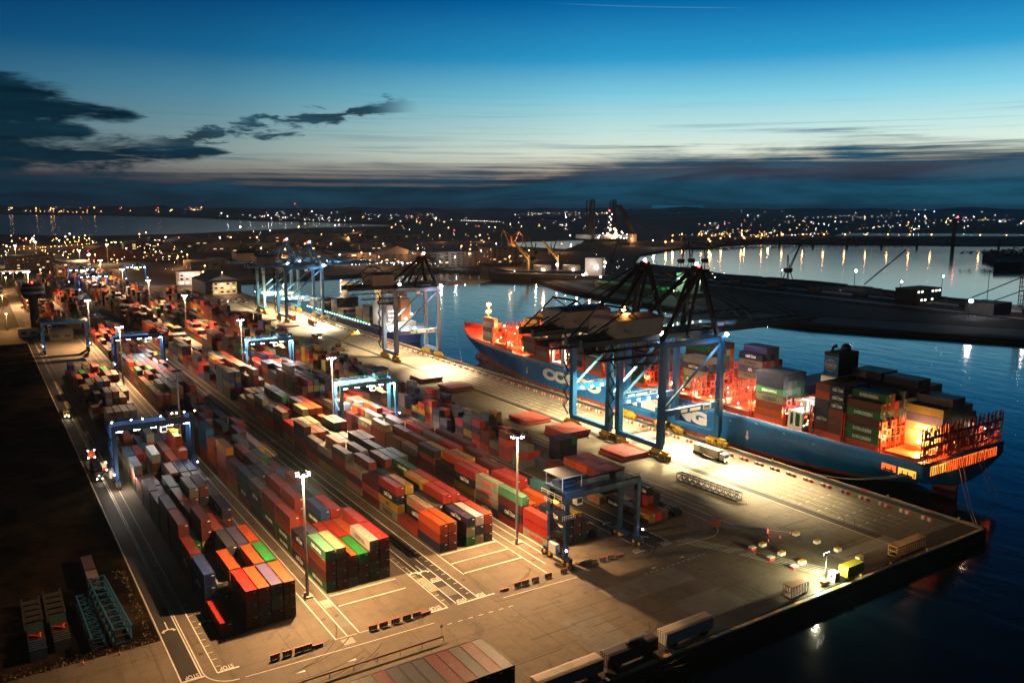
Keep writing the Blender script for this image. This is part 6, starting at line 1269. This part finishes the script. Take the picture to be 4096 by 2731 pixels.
for s in (-5, 5): mb.bar((1330, 1486 + s, 10), (1298, 1486 + s, 74), 7.0, 3); mb.bar((1298, 1486 + s, 74), (1277, 1486 + s, 93), 4.5, 3)
mb.build('boom', DARK, t); mb = MB(); mb.bar((1298, 1486, 76), (1398, 1486, 26), .9); mb.bar((1320, 1486, 60), (1398, 1486, 26), .7); mb.bar((1398, 1486, 24), (1390, 1486, 5), 4); mb.build('stay', DARK, t); MB().box(1300, 1400, 1470, 1500, -2, 8).build('pontoon', mat('pontoon_grey', (.10, .10, .11), .7), t); MB().box(1312, 1328, 1476, 1492, 8, 26).build('house', GREY, t)
# bridge across the river
t = thing('cable_stayed_bridge', (2030, 1098, 0), 'long lit road bridge with one tall pylon on the right', 'bridge')
A_, B_ = Vector((1560, 1560, 12)), Vector((2023, 1098, 17)); D_ = (Vector((2700, 560, 14)))
mb = MB(); mb.bar(A_, B_, 9, 1.6); mb.bar(B_, D_, 9, 1.6); mb.build('deck', mat('bridge_deck', (.10, .08, .07), .8), t)
mb = MB(); mb.box(2019.5, 2026.5, 1095, 1101, -3, 62); mb.build('pylon', mat('pylon_concrete', (.05, .035, .045), .8), t); mb = MB()
for i in range(1, 9): mb.bar((2023, 1098, 60 - i * 2), B_.lerp(D_, i * .045), .7); mb.bar((2023, 1098, 60 - i * 2), B_.lerp(A_, i * .055), .7)
mb.build('stay_cable', GREY, t); mb = MB(); [mb.box(p.x - 2, p.x + 2, p.y - 2, p.y + 2, -4, p.z - .9) for p in [A_.lerp(B_, i / 8) for i in range(9)] + [B_.lerp(D_, i / 8) for i in range(1, 9)]]; mb.build('pier', DARK, t)
MB().ball((2023, 1092, 68), 1.5).build('beacon', F_R, t); mb = MB(); pts = [A_.lerp(B_, i / 13) for i in range(14)] + [B_.lerp(D_, i / 14) for i in range(1, 15)]
for i, p in enumerate(pts): mb.ball(p + Vector((0, 0, 8)), .95)
mb.build('street_lamp', F_O, t)
for i, p in enumerate(pts): light(p.x, p.y, p.z + 8, (1, .42, .12), 9000, 1.6, t)
for x, y in ((1420, 1330), (1500, 1410), (1580, 1445), (1660, 1440), (1360, 1390), (1300, 1350), (1740, 1430)):
    t = thing('lamp_post', (x, y, 0), 'orange lamp post on the far river bank', 'lamp post', 'orange lamps on the far river bank'); MB().cyl((x, y, 0), (x, y, 12), .4, .3, 6).build('pole', DARK, t); MB().ball((x, y, 12.8), 1.1).build('lamp_glass', F_O, t); light(x, y - 2, 13, (1, .45, .14), 16000, 1.6, t)

# ---------------------------------------------------------------- other ships
def small_hull(t, x0, x1, y0, y1, z1, m, bowat='far'):
    xc = (x0 + x1) / 2; hw = (x1 - x0) / 2; L = y1 - y0; mb = MB(); st_ = [0, .03, .1, .25, .5, .75, .88, .95, 1]; vs = []
    for s in st_:
        f_ = s if bowat == 'far' else 1 - s; k = min(1, (1.02 - f_) / .22) ** .55 if f_ > .8 else (1 if f_ > .06 else .86); y = y0 + L * s
        vs += [(xc - hw * k * .9, y, WZ - 1), (xc - hw * k, y, z1 + max(0, f_ - .85) * 14), (xc + hw * k, y, z1 + max(0, f_ - .85) * 14), (xc + hw * k * .9, y, WZ - 1)]
    fs = [(0, 1, 2, 3), tuple(4 * (len(st_) - 1) + j for j in (3, 2, 1, 0))]
    for i in range(len(st_) - 1): a = 4 * i; fs += [(a + 1, a + 5, a + 6, a + 2), (a, a + 4, a + 5, a + 1), (a + 2, a + 6, a + 7, a + 3)]
    mb.add(vs, fs); return mb.build('hull', m, t)
t = thing('feeder_ship', (247, 600, WZ), 'blue feeder ship with white superstructure lit green along the rail', 'feeder ship')
small_hull(t, 237, 259, 505, 690, 4.2, mat('feeder_blue', (.025, .05, .22), .45)); text('NIKAS', (236.9, 622, 1.9), 21, 3.0, 'W', WHITE, t, .04)
mb = MB(); mb.box(239, 257, 520, 545, 6, 22); mb.box(237.5, 258.5, 526, 532, 22, 25.4); mb.box(240, 256, 510, 520, 6, 11); mb.build('superstructure', WHITE, t); MB().box(245, 252, 511, 517, 11, 27).build('funnel', mat('funnel_orange', (.55, .22, .08), .5), t)
mb = MB(); [mb.box(240 + i * 2.6, 241.6 + i * 2.6, 519.9, 519.96, z, z + 1) for i in range(6) for z in (8, 11, 14, 17)]; mb.build('cabin_window', E_WHWIN, t)
mb = MB(); [mb.ball((237.4, 548 + i * 5.2, 5.4), .42) for i in range(26)]; mb.build('rail_lamp', E_GRN, t); mb = MB(); [mb.ball((238 + (i * 5) % 20, 507 + i * 1.2, 7 + (i * 3) % 12), .5) for i in range(16)]; mb.build('deck_lamp', E_WHITE, t); light(247, 500, 14, (1, .97, .92), 4000, .5, t); light(233, 535, 14, (1, .97, .92), 1800, .5, t)
for yy in (572, 640): mb = MB(); mb.box(255, 258, yy, yy + 4, 6, 26); mb.hexa([(254, yy - 44, 26), (258, yy - 44, 26.5), (258.6, yy + 4, 25), (254, yy + 4, 25), (254, yy - 44, 28), (258, yy - 44, 28.5), (258.6, yy + 4, 29), (254, yy + 4, 29)]); mb.build('deck_crane', mat('deck_crane_cream', (.62, .48, .32), .5), t); light(252, yy - 4, 23, (1, .74, .44), 3500, .5, t)
t = thing('bulk_ship', (640, 800, WZ), 'dark bulk ship with a glaring white stern house on the far basin side', 'bulk ship')
def far_ship(t, x, y, L, ang, hm, z1=8, hw=11):
    h = MB(); n_ = 12; vs = []
    for i in range(n_ + 1):
        s = i / n_; k = min(1, (1.01 - s) / .15) ** .6; yy = -L / 2 + L * s; zz = z1 + max(0, s - .85) * 20; vs += [(-hw * k * .9, yy, -1), (-hw * k, yy, zz), (hw * k, yy, zz), (hw * k * .9, yy, -1)]
    fs = [(0, 1, 2, 3)]
    for i in range(n_): a = 4 * i; fs += [(a + 1, a + 5, a + 6, a + 2), (a, a + 4, a + 5, a + 1), (a + 2, a + 6, a + 7, a + 3)]
    h.add(vs, fs); o = bpy.data.objects.new('hull', h.mesh('hull', hm)); COL.objects.link(o); o.parent = t
    t.location = (x, y, WZ); t.rotation_euler = (0, 0, R(ang)); ORG[t.name] = Vector((0, 0, 0)); return t
far_ship(t, 560, 870, 170, 38, mat('dark_hull', (.05, .045, .05), .6)); 
MB().box(-8, 8, -80, -58, 8, 30).build('superstructure', WHITE, t); mb = MB(); [mb.ball((-9 + (i * 7) % 19, -56 - (i * 5) % 26, 9 + (i * 11) % 20), .9) for i in range(22)]; mb.build('deck_lamp', E_WHITE, t); light(-16, -66, 22, (1, .95, .88), 3500, .8, t); light(0, -46, 22, (1, .95, .88), 5000, .8, t)
t.location = (612, 858, WZ)
t = thing('cargo_ship', (0, 0, 0), 'cargo ship with two tall golden cranes and pale hatch boxes', 'cargo ship'); far_ship(t, 608, 910, 150, 62, mat('dark_hull_b', (.04, .04, .05), .6)); t.location = (655, 900, WZ)
for yy in (-10, 30): MB().cyl((0, yy, 6), (0, yy, 28), 1.7, 1.5, 12).build('crane_pedestal', mat('golden_crane', (.55, .36, .12), .5), t); mb = MB(); mb.bar((0, yy, 22), (-14, yy + 22, 48), 2.2); mb.bar((0, yy, 28), (-14, yy + 22, 48), .5); mb.build('crane_jib', mat('golden_crane', (.55, .36, .12), .5), t); light(-6, yy - 10, 20, (1, .62, .25), 14000, .6, t)
mb = MB(); mb.box(-8, 8, 0, 22, 8, 15); mb.box(-8, 8, -40, -18, 8, 15); mb.build('hatch_box', mat('pale_dim2', (.30, .30, .32), .8), t); mb = MB(); mb.ball((-10, -8, 16), 1.7); mb.build('deck_lamp', E_VIOL, t); mb = MB(); [mb.ball((-11, y_, 9), 1.1) for y_ in (-30, -50, 10)]; mb.build('deck_lamp', E_WARM, t)
t = thing('green_ship', (0, 0, 0), 'green decked ship with green lit stern behind the near crane apex', 'green ship'); far_ship(t, 0, 0, 150, 6, mat('green_hull', (.03, .12, .05), .6)); t.location = (604, 655, WZ); MB().box(-9, 9, -30, 60, 8.1, 9.6).build('hatch_cover', mat('green_hatch', (.05, .38, .12), .6), t); MB().box(-8, 8, -66, -48, 8, 27).build('superstructure', mat('pale_green', (.35, .55, .42), .6), t)
mb = MB(); [mb.ball((-10 + (i * 7) % 20, -46 - (i * 5) % 24, 9 + (i * 11) % 18), .8) for i in range(16)]; mb.build('deck_lamp', E_WHITE, t); light(-14, -40, 22, (.3, 1, .4), 9000, .8, t); light(-14, -62, 20, (.8, 1, .9), 5000, .8, t); MB().ball((-4, 64, 15), 1.1).build('bow_lamp', E_WHITE, t)

# ---------------------------------------------------------------- scattered lamps and town lights
ql = random.Random(51); n_ = 0
spots = [(424, 676)]
LP = [(648, 585), (552, 521), (686, 521), (530, 545), (505, 546), (430, 585), (408, 590), (850, 583), (953, 578), (960, 570), (978, 578), (998, 577), (1102, 540), (1010, 541), (770, 518), (900, 522), (1030, 523), (1140, 560), (1198, 520), (1135, 578), (1245, 618), (1310, 541), (1290, 560), (1450, 548), (1500, 552), (1545, 541), (1635, 541),
      (15, 565), (60, 548), (70, 553), (130, 548), (160, 537), (170, 545), (205, 548), (265, 556), (320, 538), (335, 534), (380, 545), (290, 570), (218, 585), (590, 545), (600, 570), (700, 560), (720, 570), (760, 560), (800, 545), (830, 580), (880, 560), (925, 572), (1060, 565), (1080, 572), (620, 530), (650, 555), (470, 610), (586, 670), (632, 680), (510, 625), (745, 545), (812, 530), (655, 572), (688, 575), (780, 585), (870, 590), (915, 600), (1045, 590), (1170, 590), (1215, 575), (1010, 600)]
for i, (px, py) in enumerate(LP):
    h = 16; p = unp(px * 1.7415, py * 1.7415, h); orange = (i * 7) % 10 < 7
    if py < 530: h = 16
    kind = ('orange' if orange else 'white'); t = thing('lamp_post', (p.x, p.y, 0), '%s lamp post glowing in the dark port district' % kind, 'lamp post', '%s lamps of the port district' % kind)
    MB().cyl((p.x, p.y, 0), (p.x, p.y, h - .8), .25, .15, 6).build('pole', DARK, t); r = max(.4, p.y * .00036 + .12) * (1.5 if px in (648, 552, 686) else 1); MB().ball((p.x, p.y, h), r).build('lamp_glass', F_O if orange else F_W, t)
    if p.y < 2400: light(p.x + .5, p.y - 2.5, h - 1, (1, .42, .14) if orange else (1, .85, .7), 60000 if orange else 22000, .6, t)
mb = MB()
def sprinkle(n, fpt, zr, r0, wts):
    for _ in range(n):
        x, y = fpt(); d = math.hypot(x, y); k = ql.choices((0, 1, 2, 3), wts)[0]; mb.ball((x, y, ql.uniform(*zr)), r0 * .72 * d * (ql.uniform(.35, 1.0) if ql.random() < .85 else ql.uniform(1.2, 2.0)), k, 4, 3)
def px_area(x0, x1, y0, y1, z=4):
    def f():
        p = unp(ql.uniform(x0, x1) * 1.7415, ql.uniform(y0, y1) * 1.7415, z); return p.x, p.y
    return f
sprinkle(55, px_area(20, 470, 478, 489), (10, 60), .00033, (1, 8, 0, 1)); sprinkle(18, px_area(450, 780, 490, 507), (5, 30), .0003, (6, 2, 2, 0)); sprinkle(74, px_area(560, 1000, 497, 508), (5, 30), .0003, (6, 3, 2, .5)); sprinkle(60, px_area(1180, 1420, 488, 496), (5, 20), .0003, (4, 4, 1, .1)); sprinkle(70, px_area(900, 1420, 496, 530), (5, 20), .0003, (3, 6, 2, .3)); sprinkle(70, px_area(0, 420, 545, 600), (3, 14), .0004, (3, 9, 0, .6))
sprinkle(93, px_area(1700, 2352, 495, 530), (5, 16), .0003, (4, 4, 3, .3)); sprinkle(93, px_area(1600, 2100, 510, 545), (5, 16), .00028, (4, 4, 3, .2)); sprinkle(60, px_area(1600, 1800, 535, 550), (5, 16), .00034, (1, 9, 0, .2)); sprinkle(40, px_area(1450, 2300, 482, 490), (5, 30), .0003, (5, 3, 2, .2))
sprinkle(55, px_area(500, 1200, 532, 560), (3, 12), .00026, (4, 7, 2, .3)); sprinkle(43, px_area(560, 1180, 560, 610), (3, 10), .00024, (4, 7, 2, .5)); sprinkle(80, px_area(0, 420, 548, 620), (3, 14), .00034, (4, 7, 1, .6)); sprinkle(60, px_area(760, 1010, 598, 612), (3, 8), .00035, (4, 1, 8, .4))
sprinkle(26, px_area(1180, 1700, 585, 640), (3, 8), .0003, (5, 4, 2, .3))
tag(mb.build('town_lights', [F_W, F_O, F_B, F_R]), 'countless small white and orange lights of the far town and port', 'town lights', kind='stuff')
# dark woods on the far bank
mb = MB()
for i in range(2600):
    if i % 3 == 0: x, y = ql.uniform(1430, 1620), ql.uniform(600, 760); z0 = 9
    else:
        s = ql.random(); x, y = 1400 + 640 * s + ql.uniform(-10, 60), 1340 + 90 * math.sin(s * 3) - s * 160 + ql.uniform(0, 60); z0 = 0
    r = ql.uniform(3, 6); z = z0 + ql.uniform(2, 7); vs = [(x + ql.uniform(-r, r), y + ql.uniform(-r, r), z + ql.uniform(-2, 4)) for _ in range(3)]; mb.add(vs, [(0, 1, 2)])
tag(mb.build('river_woods', mat('dark_foliage', (.03, .045, .025), .9)), 'dark woods along the far river bank', 'woods', kind='stuff')
t = thing('radio_mast', (1650, 4800, 0), 'thin far radio mast with a red lamp on the left skyline', 'radio mast'); p = unp(678 * 1.7415, 488 * 1.7415); t.location = (p.x, p.y, 0); ORG[t.name] = Vector((p.x, p.y, 0)); MB().cyl((p.x, p.y, 0), (p.x, p.y, 110), 3, 1.5, 6).build('mast', DARK, t); MB().ball((p.x, p.y - 3, 112), 3).build('red_lamp', F_R, t)
# headlights and tail lights on the left road, lamps that line it
for x, y, m_, wt in ((52, 760, E_RED, 0), (60, 700, E_RED, 0)):
    pass

# street rows in the far town
mb = MB()
for (x0, y0), (x1, y1), n_, k_ in (((1060, 506), (1140, 509), 16, 0), ((1700, 545), (1900, 536), 22, 1), ((1870, 500), (1960, 495), 10, 2), ((1960, 499), (2080, 494), 12, 0), ((440, 482), (460, 482), 6, 1), ((60, 484), (200, 488), 14, 1), ((210, 482), (300, 484), 12, 1), ((2100, 508), (2330, 504), 20, 0), ((1560, 540), (1700, 532), 10, 0), ((700, 505), (790, 507), 9, 0), ((1380, 480), (1440, 481), 10, 1), ((760, 600), (1000, 606), 24, 2), ((20, 575), (200, 560), 16, 1), ((300, 560), (420, 590), 12, 1)):
    for i in range(n_):
        f_ = i / (n_ - 1); p = unp((x0 + (x1 - x0) * f_ + ql.uniform(-2, 2)) * 1.7415, (y0 + (y1 - y0) * f_ + ql.uniform(-.5, .5)) * 1.7415, 8); mb.ball(p, .00022 * p.y * ql.uniform(.7, 1.2), k_, 4, 3)
tag(mb.build('street_lights', [F_W, F_O, F_B]), 'rows of tiny street lights across the far town and port', 'street lights', kind='stuff')

for i, (x, y) in enumerate(((18, 690), (6, 760), (20, 830), (-6, 900), (14, 960), (30, 1040), (-20, 1080), (140, 1190), (175, 1290), (200, 930), (228, 1010), (70, 1150))):  # orange lamps added to warm the ground at far left
    t = thing('added_yard_lamp', (x, y, 0), 'orange sodium lamp on the far-left yard road', 'yard lamp', 'orange lamps on the far-left yard roads'); MB().cyl((x, y, 0), (x, y, 12), .22, .14, 6).build('pole', DARK, t); MB().ball((x, y, 12.4), .55).build('lamp_glass', F_O, t); light(x, y - 2, 11.4, (1, .44, .13), 60000, .5, t)

# ---------------------------------------------------------------- every countable piece an object of its own
def explode(o, cap=100):
    me = o.data; n = len(me.vertices); par = list(range(n))
    def find(i):
        while par[i] != i: par[i] = par[par[i]]; i = par[i]
        return i
    for p in me.polygons:
        v = list(p.vertices); r = find(v[0])
        for k in v[1:]: par[find(k)] = r
    isl = {}
    for p in me.polygons: isl.setdefault(find(p.vertices[0]), []).append(p)
    if not 1 < len(isl) <= cap: return
    keep = None
    for polys in isl.values():
        idx = {}; vs = []; fs = []; ks = []
        for p in polys:
            f = []
            for v in p.vertices:
                if v not in idx: idx[v] = len(vs); vs.append(tuple(me.vertices[v].co))
                f.append(idx[v])
            fs.append(f); ks.append(p.material_index)
        m2 = bpy.data.meshes.new(me.name); m2.from_pydata(vs, [], fs)
        for m_ in me.materials: m2.materials.append(m_)
        m2.polygons.foreach_set('material_index', ks); m2.update()
        if keep is None: keep = m2; continue
        c = o.copy(); c.data = m2; COL.objects.link(c)
    o.data = keep
WORDS = ('lamp', 'floodlight', 'window', 'mooring_deck_post', 'mooring_glow_panel', 'side_glow_panel', 'headlight', 'wheel', 'post', 'fairlead', 'mast_light', 'lamp_glass', 'vent', 'name_plate', 'pier', 'bogie', 'aviation', 'funnel_box', 'leg_ladder', 'spreader_frame', 'back_frame', 'emblem')
for o in list(bpy.data.objects):
    if o.type == 'MESH' and o.parent and o.data.users == 1 and not o.children and any(k in o.name for k in WORDS) and 'town' not in o.name and 'bars' not in o.name:
        if 'bogie' in o.name and o.parent.name.startswith('quay'): continue
        explode(o)

# ---------------------------------------------------------------- evening haze over the whole place
m = bpy.data.materials.new('haze'); m.use_nodes = True; nt = m.node_tree; nt.nodes.clear()
o_ = nt.nodes.new('ShaderNodeOutputMaterial'); v_ = nt.nodes.new('ShaderNodeVolumePrincipled'); v_.inputs['Density'].default_value = 4e-5; v_.inputs['Color'].default_value = (.50, .76, 1, 1); v_.inputs['Anisotropy'].default_value = .35
nt.links.new(v_.outputs[0], o_.inputs['Volume'])
tag(MB().box(-9100, 30100, -3100, 30100, -15.5, 170).build('haze', m), 'thin evening haze over harbour and town', 'haze', kind='stuff')
